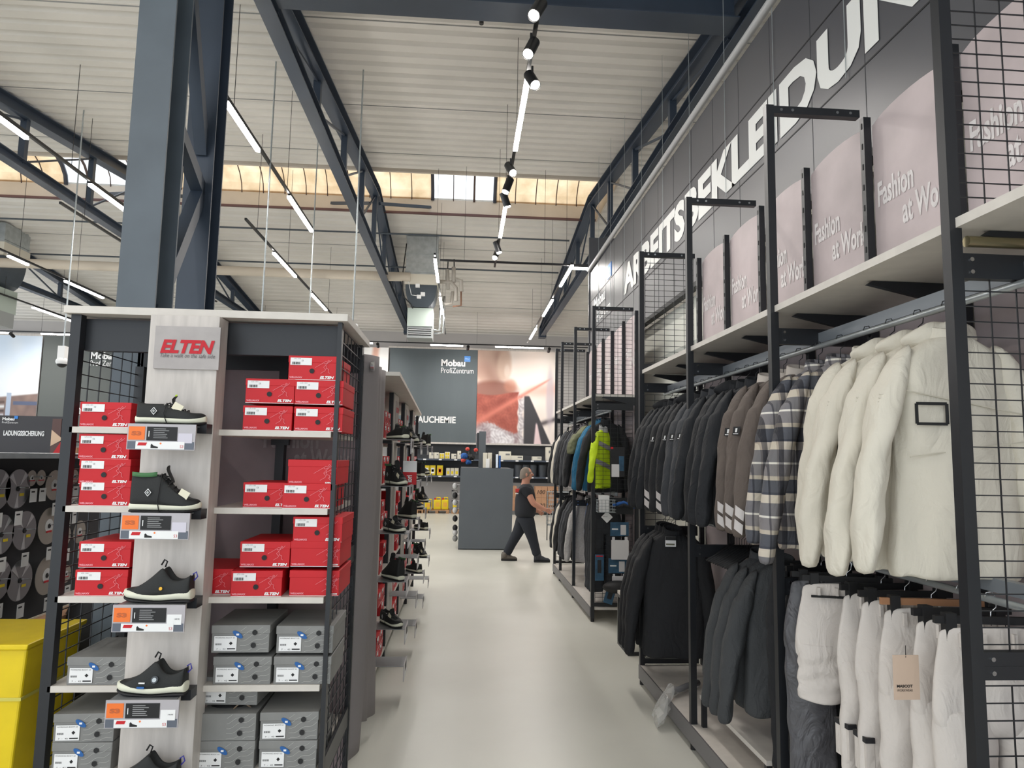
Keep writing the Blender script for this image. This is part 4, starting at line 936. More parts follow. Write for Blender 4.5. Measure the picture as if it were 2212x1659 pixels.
def plaid():
    m=bpy.data.materials.new('grey checked flannel'); m.use_nodes=True; nt=m.node_tree; b=nt.nodes['Principled BSDF']; b.inputs['Roughness'].default_value=.85
    tc=nt.nodes.new('ShaderNodeTexCoord'); sx=nt.nodes.new('ShaderNodeSeparateXYZ'); nt.links.new(tc.outputs['Object'],sx.inputs[0])
    outs=[]
    for ax,per,cols in (('Z',.24,[(0,(84,86,94)),(.22,(190,180,166)),(.3,(130,126,128)),(.52,(226,222,214)),(.56,(120,118,122)),(.8,(206,196,182)),(.95,(70,72,82))]),('X',.10,[(0,(255,255,255)),(.35,(150,150,156)),(.42,(240,240,236)),(.7,(205,200,196)),(.78,(120,120,128))])):
        mu=nt.nodes.new('ShaderNodeMath'); mu.operation='MULTIPLY'; mu.inputs[1].default_value=1/per; nt.links.new(sx.outputs[ax],mu.inputs[0])
        fr=nt.nodes.new('ShaderNodeMath'); fr.operation='FRACT'; nt.links.new(mu.outputs[0],fr.inputs[0])
        r=nt.nodes.new('ShaderNodeValToRGB'); r.color_ramp.interpolation='CONSTANT'
        while len(r.color_ramp.elements)<len(cols): r.color_ramp.elements.new(.5)
        for e,(p,c_) in zip(r.color_ramp.elements,cols): e.position=p
        for e,(p,c_) in zip(r.color_ramp.elements,cols): e.color=(*lin(c_),1)
        nt.links.new(fr.outputs[0],r.inputs[0]); outs.append(r)
    mx=nt.nodes.new('ShaderNodeMix'); mx.data_type='RGBA'; mx.blend_type='MULTIPLY'; mx.inputs[0].default_value=.9
    nt.links.new(outs[0].outputs[0],mx.inputs[6]); nt.links.new(outs[1].outputs[0],mx.inputs[7]); nt.links.new(mx.outputs[2],b.inputs['Base Color']); wrinkle(m,.5); return m
GM['plaid']=plaid()
def folds(th,z,s,amp=1):
    return amp*(.0075*math.sin(3*th+s*1.7+5*z)+.006*math.sin(6*th+s*3.1-8*z)+.003*math.sin(11*th+26*z+s)+.004*math.sin(17*z+s*2+2*th))
def jacket(name,label,cat,m,seed=1,sleeve=.97,hem=.98,hood=False,collar=True,badge=False,refl=False,front=False,short=False,m2=None,thick=1.0,hang=True,lining=None,amp=1.0):
    t=thing(name,label,cat)
    R=random.Random(seed); s=R.uniform(0,9); c=MB(); rings=[]; N=28
    prof=[(-.125,.065,.045),(-.14,.085,.055),(-.165,.13,.058),(-.19,.175,.060),(-.225,.205,.062),(-.28,.215,.068),(-.4,.215,.075),(-.55,.215,.078),(-.7,.218,.078),(-.85,.225,.078),(-hem+.06,.232,.076),(-hem+.015,.228,.072),(-hem,.216,.060),(-hem+.02,.19,.045)]
    for z,a,b in prof:
        r=[]
        for k in range(N):
            th=2*math.pi*k/N; cx,sy=math.cos(th),math.sin(th); f=folds(th,z,s,amp)*min(1,(-z-.12)/.2)
            r.append((a*(abs(cx)**.8)*(1 if cx>=0 else -1)*(1+f*1.5),(b*thick)*(abs(sy)**.85)*(1 if sy>=0 else -1)+f*(1 if sy>=0 else -1)*1.3,z+.006*math.sin(5*th+s)*(z<-.8)))
        rings.append(r)
    c.loft(rings,m); c.build('torso',t,sub=1)
    for sg in (-1,1):
        c=MB(); rings=[]; L=sleeve if not short else .52
        n=15; sp=R.uniform(-.02,.05); sw=R.uniform(-.03,.03)
        for i in range(n+1):
            u=i/n; z=-.205-(L-.205)*u; x=sg*(.19+(.10 if sg<0 else .05)*math.sin(min(1,u*1.3)*1.57)+((.03+sp) if sg<0 else 0)*u); y=-.01-.02*math.sin(u*3)+sw*u
            ra=(.052+.016*math.sin(min(1,u*4)*1.57)-.030*u) ; rb=(.05+.012*math.sin(min(1,u*3)*1.57)-.014*u)*thick**.5
            if u>.95: ra*=.80; rb*=.84
            if u<.05: z+=.02; 
            r=[]
            for k in range(16):
                th=2*math.pi*k/16; f=(.0045*math.sin(26*u+2*th+s+sg)+.0035*math.sin(41*u-3*th+s)+.0055*math.sin(2*th+9*u+s)+.003*math.sin(5*th+4*u))*min(1,u*5)*amp
                tilt=math.cos(th)*(-.06 if u<.1 else 0)*sg
                r.append((x+math.cos(th)*(ra+f),y+math.sin(th)*(rb+f),z+tilt-(0 if u<.1 else 0)))
            rings.append(r)
        mm=m2 if m2 else m
        c.loft(rings,mm); o=c.build('sleeve',t,sub=1)
        def sp_(zz,th,e=.004):
            u=(-zz-.205)/(L-.205); x=sg*(.19+(.10 if sg<0 else .05)*math.sin(min(1,u*1.3)*1.57)+((.03+sp) if sg<0 else 0)*u); y=-.01-.02*math.sin(u*3)+sw*u
            ra=(.052+.016*math.sin(min(1,u*4)*1.57)-.030*u)+e; rb=(.05+.012*math.sin(min(1,u*3)*1.57)-.014*u)*thick**.5+e
            return Vector((x+ra*math.cos(th),y+rb*math.sin(th),zz))
        def patch(z0,z1,t0,t1,skew,mm_,e=.004):
            v=[];n_=5
            for zz in (z0,z1):
                for i in range(n_+1): f=i/n_; v.append(sp_(zz+skew*f,t0+(t1-t0)*f,e))
            c.add(v,[(i,i+1,n_+2+i,n_+1+i) for i in range(n_)],mm_,True)
        if sg<0 and refl:
            for zz in (-.80,-.868):
                c=MB(); patch(zz,zz-.05,3.6,4.5,-.03,REF,.007); c.build('reflective_patch',o,world=False)
        if sg<0 and badge:
            c=MB(); patch(-.40,-.445,3.7,4.3,0,INK,.007); patch(-.408,-.43,3.93,4.08,0,PAPER,.009); patch(-.436,-.440,3.8,4.2,0,PAPER,.009); c.build('arm_badge',o,world=False)
    if collar:
        c=MB(); n=22
        c.loft([[((.062+dr)*math.cos(2*math.pi*k/n),(.052+dr)*math.sin(2*math.pi*k/n)-.0,z+.018*math.sin(2*math.pi*k/n)) for k in range(n)] for dr,z in ((.012,-.145),(.006,-.115),(.004,-.085),(-.006,-.083),(-.012,-.12),(-.01,-.15))],lining or m,cap=False); c.build('collar',t,sub=1)
    if hood:
        c=MB(); n=14; rr=[]
        for i in range(9):
            u=i/8; rad=.035+.085*math.sin(u*3.14)**.7; 
            rr.append([(rad*1.15*math.cos(2*math.pi*k/n)*(1+.1*math.sin(5*k+i)),.02+.06*u-.0+rad*.62*math.sin(2*math.pi*k/n)*(1+.12*math.sin(3*k+2*i+s)),-.065-.12*u+.014*math.sin(k*2.3+s)) for k in range(n)])
        c.loft(rr,m); c.build('hood',t,sub=1)
    if front:
        c=MB(); c.beam((0,-.084*thick,-.16),(.004,-.088*thick,-hem+.02),.006,.006,mat('seam shade cream',(196,190,174),.8)); c.build('zip_line',t)
    return t
def hanger(label='',m=None,kind='coat'):
    t=thing('clothes_hanger',label,'hanger',(0,0,0),0,'clothes hangers on the rails'); m=m or RUBB
    c=MB(); c.path([(.0,0,-.10),(0,0,-.055),(.018,0,-.04),(.022,0,-.015),(.008,0,.012),(-.012,0,.008),(-.018,0,-.008)],.002,CHROME if kind!='coat' else BLK,6); c.build('hook',t)
    c=MB()
    if kind=='coat': c.path([(-.165,0,-.215),(-.09,0,-.175),(0,0,-.115),(.09,0,-.175),(.165,0,-.215)],[.008,.011,.012,.011,.008],m,8); c.build('shoulder_bar',t)
    else:
        c.box((-.19,-.008,-.095),(.19,.008,-.07),m); c.build('bar',t)
        for x in (-.14,.14):
            d=MB(); d.box((x-.018,-.016,-.15),(x+.018,.016,-.06),RUBB); d.build('clip',t)
    return t
def trousers(label,m,seed=1,L=1.06,shorts=False,m2=None,wide=1,pocket=None,knee=False,band=None):
    t=thing('trousers' if not shorts else 'work_shorts',label,'trousers' if not shorts else 'shorts')
    s=random.Random(seed).uniform(0,9); c=MB(); rings=[]; N=26
    for z,a,b in ((-.115,.168,.022),(-.12,.175,.030),(-.15,.182,.032),(-.158,.180,.030),(-.2,.19,.037),(-.28,.205,.044),(-.36,.212,.05),(-.42,.212,.05),(-.46,.19,.03)):
        r=[]
        for k in range(N):
            th=2*math.pi*k/N; f=folds(th,z,s,.7)*min(1,(-z-.11)/.15); sy=math.sin(th)
            r.append((a*wide*math.cos(th)*(1+f),b*(abs(sy)**.8)*(1 if sy>=0 else -1)+f,z-(.02*math.sin(th) if z>-.13 else 0)))
        rings.append(r)
    c.loft(rings,m); c.build('waist_and_seat',t,sub=1)
    for x in (-.12,-.05,.05,.12): c=MB(); c.box((x*wide-.006,-.045,-.165),(x*wide+.006,-.03,-.118),m); c.build('belt_loop',t)
    if band: c=MB(); c.box((-.15*wide,-.046,-.162),(.13*wide,-.038,-.152),band); c.build('waist_stripe',t)
    LE=.62 if shorts else L
    for sg in (-1,1):
        c=MB(); rings=[]; n=16
        for i in range(n+1):
            u=i/n; z=-.36-(LE-.36)*u; x=sg*(.102+.012*u)*wide; ra=(.106-.018*u+(.012*math.exp(-((u-.45)/.15)**2) if knee else 0))*wide; rb=.050-.008*u+.006*math.sin(u*7)
            r=[]
            for k in range(16):
                th=2*math.pi*k/16; f=(.005*math.sin(24*u+2*th+s+sg)+.004*math.sin(43*u-3*th+s*2)+.006*math.sin(3*th+5*u+s))*min(1,u*4+.2)
                r.append((x+math.cos(th)*(ra+f),math.sin(th)*(rb+f)+.01*sg*u,z+.004*math.sin(th*2+s)*(u>.9)))
            rings.append(r)
        c.loft(rings,m2 or m); o=c.build('leg',t,sub=1)
        if pocket:
            c=MB(); zz=-.62; c.box((sg*.19-.012,-.045,zz-.14),(sg*.19+.02,.045,zz),m); c.box((sg*.19-.016,-.048,zz-.02),(sg*.19+.022,.048,zz-.0),pocket); c.build('thigh_pocket',o)
    return t
GHI={}
def hang(src,y,rail,rz,label,group,x=None,hg='coat',used_=set()):
    k=id(src)
    zr=2.438 if rail==0 else 1.418
    x=x or (1.745 if rail==0 else 1.79)
    loc=(x,y,zr)
    if k not in used_: used_.add(k); src.location=loc; src.rotation_euler=(0,0,rz); src['label']=label; src['group']=group; r=src
    else: r=dup(src,loc,rz,label,group)
    h=GHI.get(hg)
    hl='%s hanger carrying the %s'%({'coat':'black coat','clip':'black clip','wood':'wooden clip'}[hg],label)
    ws=hl.split(); hl=' '.join(ws[:16])
    if h is None: h=hanger('',RUBB if hg!='wood' else mat('beech wood',(176,128,92),.6),'coat' if hg=='coat' else 'clip'); GHI[hg]=h; h.location=loc; h.rotation_euler=(0,0,rz); h['label']=hl
    else: dup(h,loc,rz,hl,'clothes hangers on the rails')
    return r
g1='jackets on the near upper rail'
W1=jacket('jacket','','jacket',GM['white'],3,hood=True,front=True,thick=1.15,amp=1.3)
# arm id pocket + pleats on the nearest white jacket
W2=jacket('jacket','','jacket',GM['white'],8,hood=True,thick=1.2,sleeve=1.0,amp=1.5); W3=jacket('jacket','','jacket',GM['white'],15,thick=1.25,collar=True,amp=1.5,sleeve=.96)
PL1=jacket('shirt','','shirt',GM['plaid'],21,lining=GM['plaid'],hem=1.0,sleeve=.98); PL2=jacket('shirt','','shirt',GM['plaid'],25,hem=.96,sleeve=1.05)
BR1=jacket('jacket','','jacket',GM['brown'],31,badge=True,refl=True,lining=mat('pale lining',(206,196,186),.8)); BR2=jacket('jacket','','jacket',GM['brown'],33,refl=True,lining=MATS['pale lining'])
BK1=jacket('jacket','','jacket',GM['black'],41,badge=True,refl=True); BK2=jacket('jacket','','jacket',GM['navy'],43); BK3=jacket('jacket','','jacket',GM['black'],47,hood=True)
AN1=jacket('jacket','','jacket',GM['anth'],49,badge=True,hem=1.0)
near=hang(W1,2.38,0,-.10,'nearest cream white jacket with black card frame on the chest',g1)
c=MB(); x0,x1,z0,z1=-.175,-.072,-.445,-.375; T=.010; yy=-.097
for (a,b_) in (((x0,z0),(x1,z0)),((x0,z1),(x1,z1))): c.beam((a[0],yy,a[1]),(b_[0],yy,b_[1]),T,.004,INK,up=(0,1,0))
for (a,b_) in (((x0,z0),(x0,z1)),((x1,z0),(x1,z1))): c.beam((a[0],yy,a[1]),(b_[0],yy,b_[1]),T,.004,INK,up=(0,1,0))
o=c.build('card_frame',near,world=False)
c=MB(); c.beam((-.2,-.086,-.33),(.2,-.092,-.41),.004,.004,MATS['seam shade cream']); c.beam((-.2,-.09,-.56),(.2,-.09,-.5),.004,.004,MATS['seam shade cream']); c.build('seam_lines',near,world=False)
def pleats(j,sg=-1,n=16):
    c=MB()
    for k in range(n):
        z=-.34-.0135*k; x=sg*(.262+.0022*k); c.path([(x-.022,-.062,z),(x,-.068,z-.002),(x+.022,-.06,z-.007)],.0028,GM['white'],5)
    c.build('sleeve_pleats',j,world=False)
pleats(near)
w2=hang(W2,2.54,0,-.05,'second cream white jacket with ribbed sleeve pleats',g1); pleats(w2)
hang(W2,2.72,0,-.12,'third cream white jacket behind the pleated one',g1)
hang(W3,2.88,0,.06,'cream white jacket next to the checked shirts',g1)
hang(PL2,3.10,0,-.08,'checked grey and beige shirt beside the white jackets',g1)
hang(PL1,3.30,0,-.03,'checked grey shirt in clear wrap beside the brown jackets',g1)
c=MB()
hang(BR2,3.50,0,.05,'brown jacket with lower reflective patch beside the checked shirt',g1)
hang(BR1,3.68,0,-.05,'brown jacket with square arm badge and reflective patches',g1)
hang(BR1,3.86,0,.08,'brown jacket farthest of the three, beside the black ones',g1)
ord_=['first','second','third','fourth','fifth','sixth','seventh','eighth','ninth','tenth','eleventh','twelfth']
for i,(y,p) in enumerate(((4.04,BK2),(4.17,BK2),(4.32,BK3),(4.5,BK2),(4.66,AN1),(4.82,AN1),(4.98,BK1),(5.14,BK3),(5.3,BK1),(5.46,BK2),(5.62,BK2),(5.78,BK3))):
    nm_={id(BK1):'black jacket with arm badge and reflective patches',id(BK2):'plain black fleece jacket',id(BK3):'black jacket with hood',id(AN1):'anthracite softshell jacket with arm badge'}[id(p)]
    hang(p,y,0,random.uniform(-.08,.08),'%s, %s beyond the brown jackets'%(nm_,ord_[i]),g1)
# lower near rail
g2='garments on the near lower rail'
T1=trousers('',GM['white2'],5,knee=True); T2=trousers('',GM['white2'],6,knee=True,pocket=mat('black pocket trim',(36,36,40),.7)); T3=trousers('',GM['shiny'],9,wide=1.1,L=1.15); T4=trousers('',GM['black'],12,L=1.1); S1=trousers('',GM['white2'],14,shorts=True,wide=1.08,band=INK)
hang(T1,2.3,1,-.1,'nearest white work trousers on the lower rail',g2,hg='clip')
hang(T1,2.44,1,.05,'white work trousers behind the cardboard hang tag',g2,hg='clip')
hang(T1,2.60,1,-.12,'white work trousers on the wooden hanger',g2,hg='wood')
hang(T2,2.76,1,-.05,'white trousers with black pocket trim, nearer pair',g2,hg='clip')
hang(T2,2.92,1,.08,'white trousers with black pocket trim, farther pair',g2,hg='clip')
hang(S1,3.10,1,-.25,'white work shorts with black waist stripe over grey trousers',g2,x=1.74,hg='clip')
hang(T3,3.2,1,-.25,'shiny dark grey trousers under the white shorts',g2,x=1.74,hg='clip')
hang(T4,3.42,1,.1,'black work trousers beside the shiny grey pair',g2,hg='clip')
hang(T4,3.58,1,-.05,'black work trousers between shorts and fleeces',g2,hg='clip')
F1=jacket('fleece_jacket','','jacket',GM['fleece'],61,hem=.93,sleeve=.98); F2=jacket('fleece_jacket','','jacket',GM['black'],63,hem=1.0,sleeve=1.0,thick=1.2)
for i,y in enumerate((3.84,3.98,4.12)): hang(F1,y,1,-.04+.03*i,'dark grey fleece on the lower rail, %s of three from the black trousers'%ord_[i],g2)
q=hang(F2,5.50,1,-.12,'big black sweater facing the aisle at the far lower rail, tag on chest',g2,x=1.68); q.scale=(1.08,1,1.08)
c=MB(); c.box((-.075,-.105,-.21),(.0,-.10,-.14),PAPER); c.box((-.075,-.106,-.165),(.0,-.105,-.14),INK); c.box((-.07,-.107,-.20),(-.01,-.105,-.188),mat('olive ink',(110,110,90),.6)); c.build('chest_tag',q,world=False)
for i,y in enumerate((5.62,5.73,5.84)): hang(F2,y,1,.03,'black sweater behind the tagged one, %s in line'%ord_[i],g2,x=1.70)
t=thing('hang_tag','beige cardboard hang tag between the white trousers','tag',P(1960,1420,y=2.33))
a=P(1932,1512,y=2.33); b_=P(1984,1415,y=2.33)
c=MB(); c.box((a.x,2.33,a.z),(b_.x,2.332,b_.z),mat('beige tag card',(206,182,162),.7)); c.build('card',t)
c=MB(); c.text('MASCOT',(a.x+.01,2.329,a.z+.04),(1,0,0),(0,0,1),w_=.055,h=.009,mt=INK,bold=.04,th=.0004); c.text('WORKWEAR',(a.x+.01,2.329,a.z+.027),(1,0,0),(0,0,1),w_=.055,h=.008,mt=INK,th=.0004); c.build('lettering',t)
c=MB(); c.path([((a.x+b_.x)/2,2.33,b_.z-.008),((a.x+b_.x)/2+.004,2.335,b_.z+.03)],.0012,INK,4); c.build('string',t)
# spare hangers with hooks
for i in range(10): dup(GHI['coat'],(1.79,4.25+.04*i,1.418),.05,'empty black hanger beyond the dark grey fleeces, %s of ten'%ord_[i],'empty black hangers')
for i,y in enumerate((1.6,1.75,1.9)): hang(W3,y,0,.05,'cream jacket outside the frame',g1) if False else None
# items in the lower bay
t=thing('inner_bench','low black bench with pale top inside the near rack','bench',(1.78,4.2,.16))
c=MB(); c.box((1.57,3.6,.33),(2.0,4.6,.355),WHTB); c.build('bench_top',t)
for x in (1.575,1.97):
    for y in (3.61,4.56): c=MB(); c.box((x,y,.161),(x+.03,y+.03,.33),BLK); c.build('leg',t)
c=MB(); c.box((1.6,4.567,.29),(1.97,4.587,.33),BLK); c.build('apron',t)
t=thing('plastic_bag','crumpled clear plastic bag on the rack base at the aisle','bag',(1.6,5.3,.16))
PLB=mat('clear crumpled plastic',(216,216,212),.12,alpha=.4,bump=.8,bs=30)
c=MB(); R=random.Random(3); rings=[]
for i in range(15):
    u=i/14; cx=1.40+.42*u; cy=5.02+.35*u; r0=(.045+.03*math.sin(u*5+1)); zc_=.165+r0*.7 if cx>1.52 else .05+(.12)*ss(1.4,1.52,cx)
    rings.append([(cx+R.uniform(-.012,.012),cy+r0*1.3*math.cos(2*math.pi*k/12)+R.uniform(-.01,.01),zc_+r0*.8*math.sin(2*math.pi*k/12)+R.uniform(-.01,.01)) for k in range(12)])
c.loft(rings,PLB,smooth=False); c.build('film',t)
c=MB(); c.path([(1.56,5.13,.2),(1.68,5.22,.21),(1.8,5.3,.21)],.022,mat('grey folded cloth',(110,110,112),.8),8); c.build('content',t)
t=thing('low_table','low white-topped table with black frame in the rack gap','table',(1.85,6.9,0))
q=P(1355,1389,z=0); q2=P(1330,1368,z=0); tx0,ty0=1.62,6.78
c=MB(); c.box((tx0,ty0,.50),(tx0+.5,ty0+.45,.53),WHTB); c.build('table_top',t)
for x in (tx0,tx0+.47):
    for y in (ty0,ty0+.42): c=MB(); c.box((x,y,0),(x+.03,y+.03,.5),BLK); c.build('leg',t)
for x in (tx0,tx0+.47):
    for z in (.0,.47): c=MB(); c.box((x,ty0+.03,z),(x+.03,ty0+.42,z+.03),BLK); c.build('side_rail',t)
for z in (.0,.47): c=MB(); c.box((tx0+.03,ty0,z),(tx0+.47,ty0+.03,z+.03),BLK); c.build('front_rail',t)
# ---- far rack garments
g3='garments on the far rack'
BL=jacket('jacket','','jacket',GM['blue'],71); OL=jacket('polo_shirt','','shirt',GM['olive'],73,short=True,hem=.8); GR=jacket('jacket','','jacket',GM['grey'],75,m2=GM['anth']); CR=jacket('jacket','','jacket',GM['white'],77); ML=jacket('knit_jacket','','jacket',GM['mel'],79); TB=trousers('',GM['royal'],81); TD=trousers('',GM['anth'],83,L=1.12)
BD_=jacket('jacket','','jacket',GM['black'],85)
hang(BD_,8.42,0,.05,'black jacket behind the petrol blue jacket',g3)
for i,y in enumerate((8.6,8.76)): hang(BL,y,0,.1*i-.1,'petrol blue jacket on the far rack, %s from the yellow vest side'%ord_[i],g3)
for i,y in enumerate((8.95,9.05,9.15,9.25)): hang(OL,y,0,.04*i,'olive polo shirt on the far rack, %s beyond the blue jackets'%ord_[i],g3)
for i,(y,p,n_) in enumerate(((9.45,BD_,'black'),(9.7,GR,'grey and anthracite'),(9.95,GR,'grey and anthracite'),(10.2,BD_,'black'),(10.45,BK2,'dark navy'),(10.7,GR,'grey and anthracite'),(10.95,CR,'cream white'),(11.2,BD_,'black'))): hang(p,y,0,random.uniform(-.1,.1),'%s jacket on the far upper rail, %s beyond the olive shirts'%(n_,ord_[i]),g3)
for i,y in enumerate((8.35,8.5,8.62)): hang(TD,y,1,.1,'long dark trousers at the near end of the far rack, %s pair'%ord_[i],g3,x=1.72,hg='clip')
for i,y in enumerate((8.85,9.0)): hang(TB,y,1,.1,'royal blue trousers on the far lower rail, %s pair'%ord_[i],g3,hg='clip')
for i,(y,p,n_) in enumerate(((9.75,ML,'light grey melange knit jacket'),(9.95,BD_,'black jacket'),(10.2,GR,'grey jacket'),(10.4,GR,'grey jacket'),(10.8,BD_,'black jacket'),(11.05,CR,'cream jacket'),(11.25,BD_,'black jacket'))): hang(p,y,1,.05,'%s on the far lower rail, %s from the blue trousers'%(n_,ord_[i]),g3)
# items on the far end mesh
g4='goods hooked on the far rack end mesh'
YM=8.12
V=jacket('safety_vest','high visibility yellow jacket with grey bands hung on the far end mesh','jacket',GM['hi'],91,hem=.82,sleeve=.75,thick=.7,lining=mat('grey lining',(170,170,170),.8)); V.location=(1.69,8.32,2.34); V.rotation_euler=(0,0,.75)
V.scale=(.85,.85,1.02)
for z in (-.36,-.58):
    c=MB(); n=28; c.loft([[( (.225)*math.cos(2*math.pi*k/n),(.072)*math.sin(2*math.pi*k/n),z+dz-.06*math.cos(2*math.pi*k/n)) for k in range(n)] for dz in (0,.055)],REFG,cap=False); c.build('reflective_band',V,world=False)
def card(name,label,cat,px0,px1,py0,py1,parts,y=YM,tilt=0):
    a=P(px0,py1,y=y); b_=P(px1,py0,y=y); t=thing(name,label,cat,a,0,g4); w_,h=b_.x-a.x,b_.z-a.z
    for nm_,m,(u0,v0,u1,v1),th in parts:
        c=MB(); c.box((u0*w_,-th,v0*h),(u1*w_,0,v1*h),m); c.build(nm_,t,world=False,bevel=.003)
    t.rotation_euler=(0,tilt,0); return t
BLC=mat('blue package print',(46,84,112),.5,noise=.3,ns=12); DKC=mat('black package card',(30,30,34),.5); WGL=mat('white knee pad foam',(214,212,214),.7)
card('glove_pack','black card pack with striped work glove on the mesh','gloves',1318,1349,966,1030,[('card',DKC,(0,0,1,1),.01),('picture',BLC,(.6,.2,.95,.7),.012),('glove',WGL,(.08,.0,.6,.42),.03),('red_tab',RED,(.02,.93,.2,1),.012)])
for i,(x0,x1,y0,y1,n_) in enumerate(((1318,1358,1128,1158,'upper'),(1314,1355,1206,1238,'lower'))): card('knee_pad_pack','%s blue printed header card of the white knee pads'%n_,'package',x0,x1,y0,y1,[('card',BLC,(0,0,1,1),.01),('picture',WGL,(.55,.1,.85,.8),.014),('lettering',WINK,(.08,.45,.42,.55),.012)],y=YM+.0)
for i,(x0,x1,y0,y1,n_) in enumerate(((1320,1357,1160,1208,'upper'),(1322,1352,1240,1272,'lower'))): card('knee_pad','%s white knee pad hanging on the far end mesh'%n_,'knee pad',x0,x1,y0,y1,[('foam',WGL,(0,0,1,.86),.03),('tab',WGL,(.05,.8,.2,1),.02),('tab',WGL,(.78,.8,.95,1),.02)],y=YM-.04)
card('insole_pack','narrow blue pack at the left of the far end mesh','package',1285,1304,1198,1254,[('card',BLC,(0,0,1,1),.02),('window',DKC,(.25,.3,.7,.8),.024),('red_top',RED,(.1,.92,.9,.97),.024)])
card('insole_pack','tilted blue pack hanging low on the far end mesh','package',1302,1322,1248,1300,[('card',BLC,(0,0,1,1),.02),('header',DKC,(0,.85,1,1),.024),('window',DKC,(.25,.2,.75,.7),.024)],tilt=.3)
card('package','blue pack at the right edge of the far end mesh','package',1358,1376,1196,1230,[('card',BLC,(0,0,1,1),.02),('lettering',WINK,(.2,.5,.8,.6),.022)],tilt=-.15)
t=thing('wire_basket','small wire basket with white cartons on the far end mesh','basket',P(1308,1105,y=YM-.1)); a=P(1288,1105,y=YM-.02)
c=MB()
for k in range(2): wire(c,(a.x,YM-.15+.13*k,a.z),(.2,0,0),(0,0,.14),5,4,r=.002,mt=GALV)
for k in range(2): wire(c,(a.x+.2*k,YM-.15,a.z),(0,.13,0),(0,0,.14),3,4,r=.002,mt=GALV)
wire(c,(a.x,YM-.15,a.z),(.2,0,0),(0,.13,0),5,3,r=.002,mt=GALV); c.build('wire_body',t)
c=MB(); c.box((a.x+.02,YM-.13,a.z+.005),(a.x+.13,YM-.04,a.z+.19),PAPER); objs_tag(c.build('carton'),'white carton standing in the small wire basket','carton')
t=thing('price_diamond','white diamond-shaped price card on the far end mesh','sign',P(1311,1120,y=YM)); q=P(1311,1117,y=YM)
c=MB(); c.prism([(q.x-.068,YM,q.z),(q.x,YM,q.z-.068),(q.x+.068,YM,q.z),(q.x,YM,q.z+.068)],(0,-.004,0),PAPER); c.text('MASCOT',(q.x-.045,YM-.005,q.z),(1,0,0),(0,0,1),w_=.05,h=.01,mt=INK,th=.0004); c.build('card',t)
c=MB(); c.path([(P(1320,1095,y=YM).x,YM-.1,1.33),(1.86,YM-.14,1.37),(1.95,YM-.1,1.33),(2.0,YM-.05,1.31)],.02,GM['royal'],8); c.path([(1.75,YM-.08,1.31),(1.86,YM-.16,1.34),(1.97,YM-.1,1.3)],.018,GM['navy'],8); objs_tag(c.build('knee_strap'),'folded blue and black strap beside the wire basket','strap')
c=MB(); c.ball((1.80,YM-.12,.42),.12,RUBB,sq=(1.5,.9,.6)); objs_tag(c.build('dark_pouch'),'black pouch hanging low at the far end mesh','pouch')
# green bag on near mesh
t=thing('glove_bag','dark green translucent bag of gloves on the near mesh at right edge','bag',(1.72,2.0,.85))
GB=mat('dark green film',(30,52,48),.25,alpha=.85,bump=.5,bs=25); c=MB(); rings=[]; R=random.Random(5)
for i in range(12):
    u=i/11; wd=.05+.07*math.sin(u*3.0)+.02*u; z=.96-.42*u
    rings.append([(1.70+.03*math.sin(u*4)+wd*math.cos(2*math.pi*k/14)+R.uniform(-.01,.01),1.985+.03*math.sin(2*math.pi*k/14)+R.uniform(-.006,.006),z+R.uniform(-.012,.012)) for k in range(14)])
c.loft(rings,GB); c.build('film',t)
c=MB(); c.path([(1.70,2.03,1.08),(1.70,2.0,1.03),(1.70,1.99,.96)],.008,RUBB,6); c.build('hook',t)
for i in range(2): c=MB(); c.path([(1.66+.06*i,1.95,.98),(1.655+.06*i,1.95,.9),(1.66+.06*i,1.95,.84)],.009,CHROME,6); c.build('metal_clip',t)
# ================= FAR WALL SHELVING
YW=24.69
DK=mat('dark shelf back',(58,60,64),.6)
t=thing('far_shelving','dark wall shelving with two shelf levels under the far banners','shelf',(.6,24.4,0)); 
c=MB(); c.box((-2.6,24.62,1.0),(3.6,24.68,2.3),DK); c.build('back_panel',t)
SH1,SH2=P(1000,992,y=23.85).z,P(1000,1028,y=23.85).z
for z in (SH1,SH2):
    c=MB(); c.box((-2.6,23.8,z-.05),(3.6,24.6,z),mat('blue grey shelf',(72,80,94),.5)); c.build('shelf_board',t)
    c=MB()
    for k in range(9): c.box((-1.3+k*.52,23.79,z-.045),(-1.2+k*.52,23.8,z-.005),PAPER)
    c.build('price_cards',t)
for x in (-2.6,0.2,3.5): c=MB(); c.box((x,24.55,0),(x+.06,24.61,2.3),DK); c.build('post',t)
def item(name,label,cat,px0,px1,py0,z,y,m,d=.3,group=None,deco=None):
    a=P(px0,py0,y=y); b_=P(px1,py0,y=y); t=thing(name,label,cat,((a.x+b_.x)/2,y,z),0,group)
    c=MB(); c.box((a.x,y,z),(b_.x,y+d,a.z),m); c.build('body',t,bevel=.01)
    w_=b_.x-a.x; h=a.z-z
    if deco:
        c=MB()
        for (m2,u0,v0,u1,v1) in deco: c.box((a.x+u0*w_,y-.004,z+v0*h),(a.x+u1*w_,y,z+v1*h),m2)
        c.build('print',t)
    return t
g='cartons on the far wall shelves'
CRB=mat('cream carton',(222,216,200),.7)
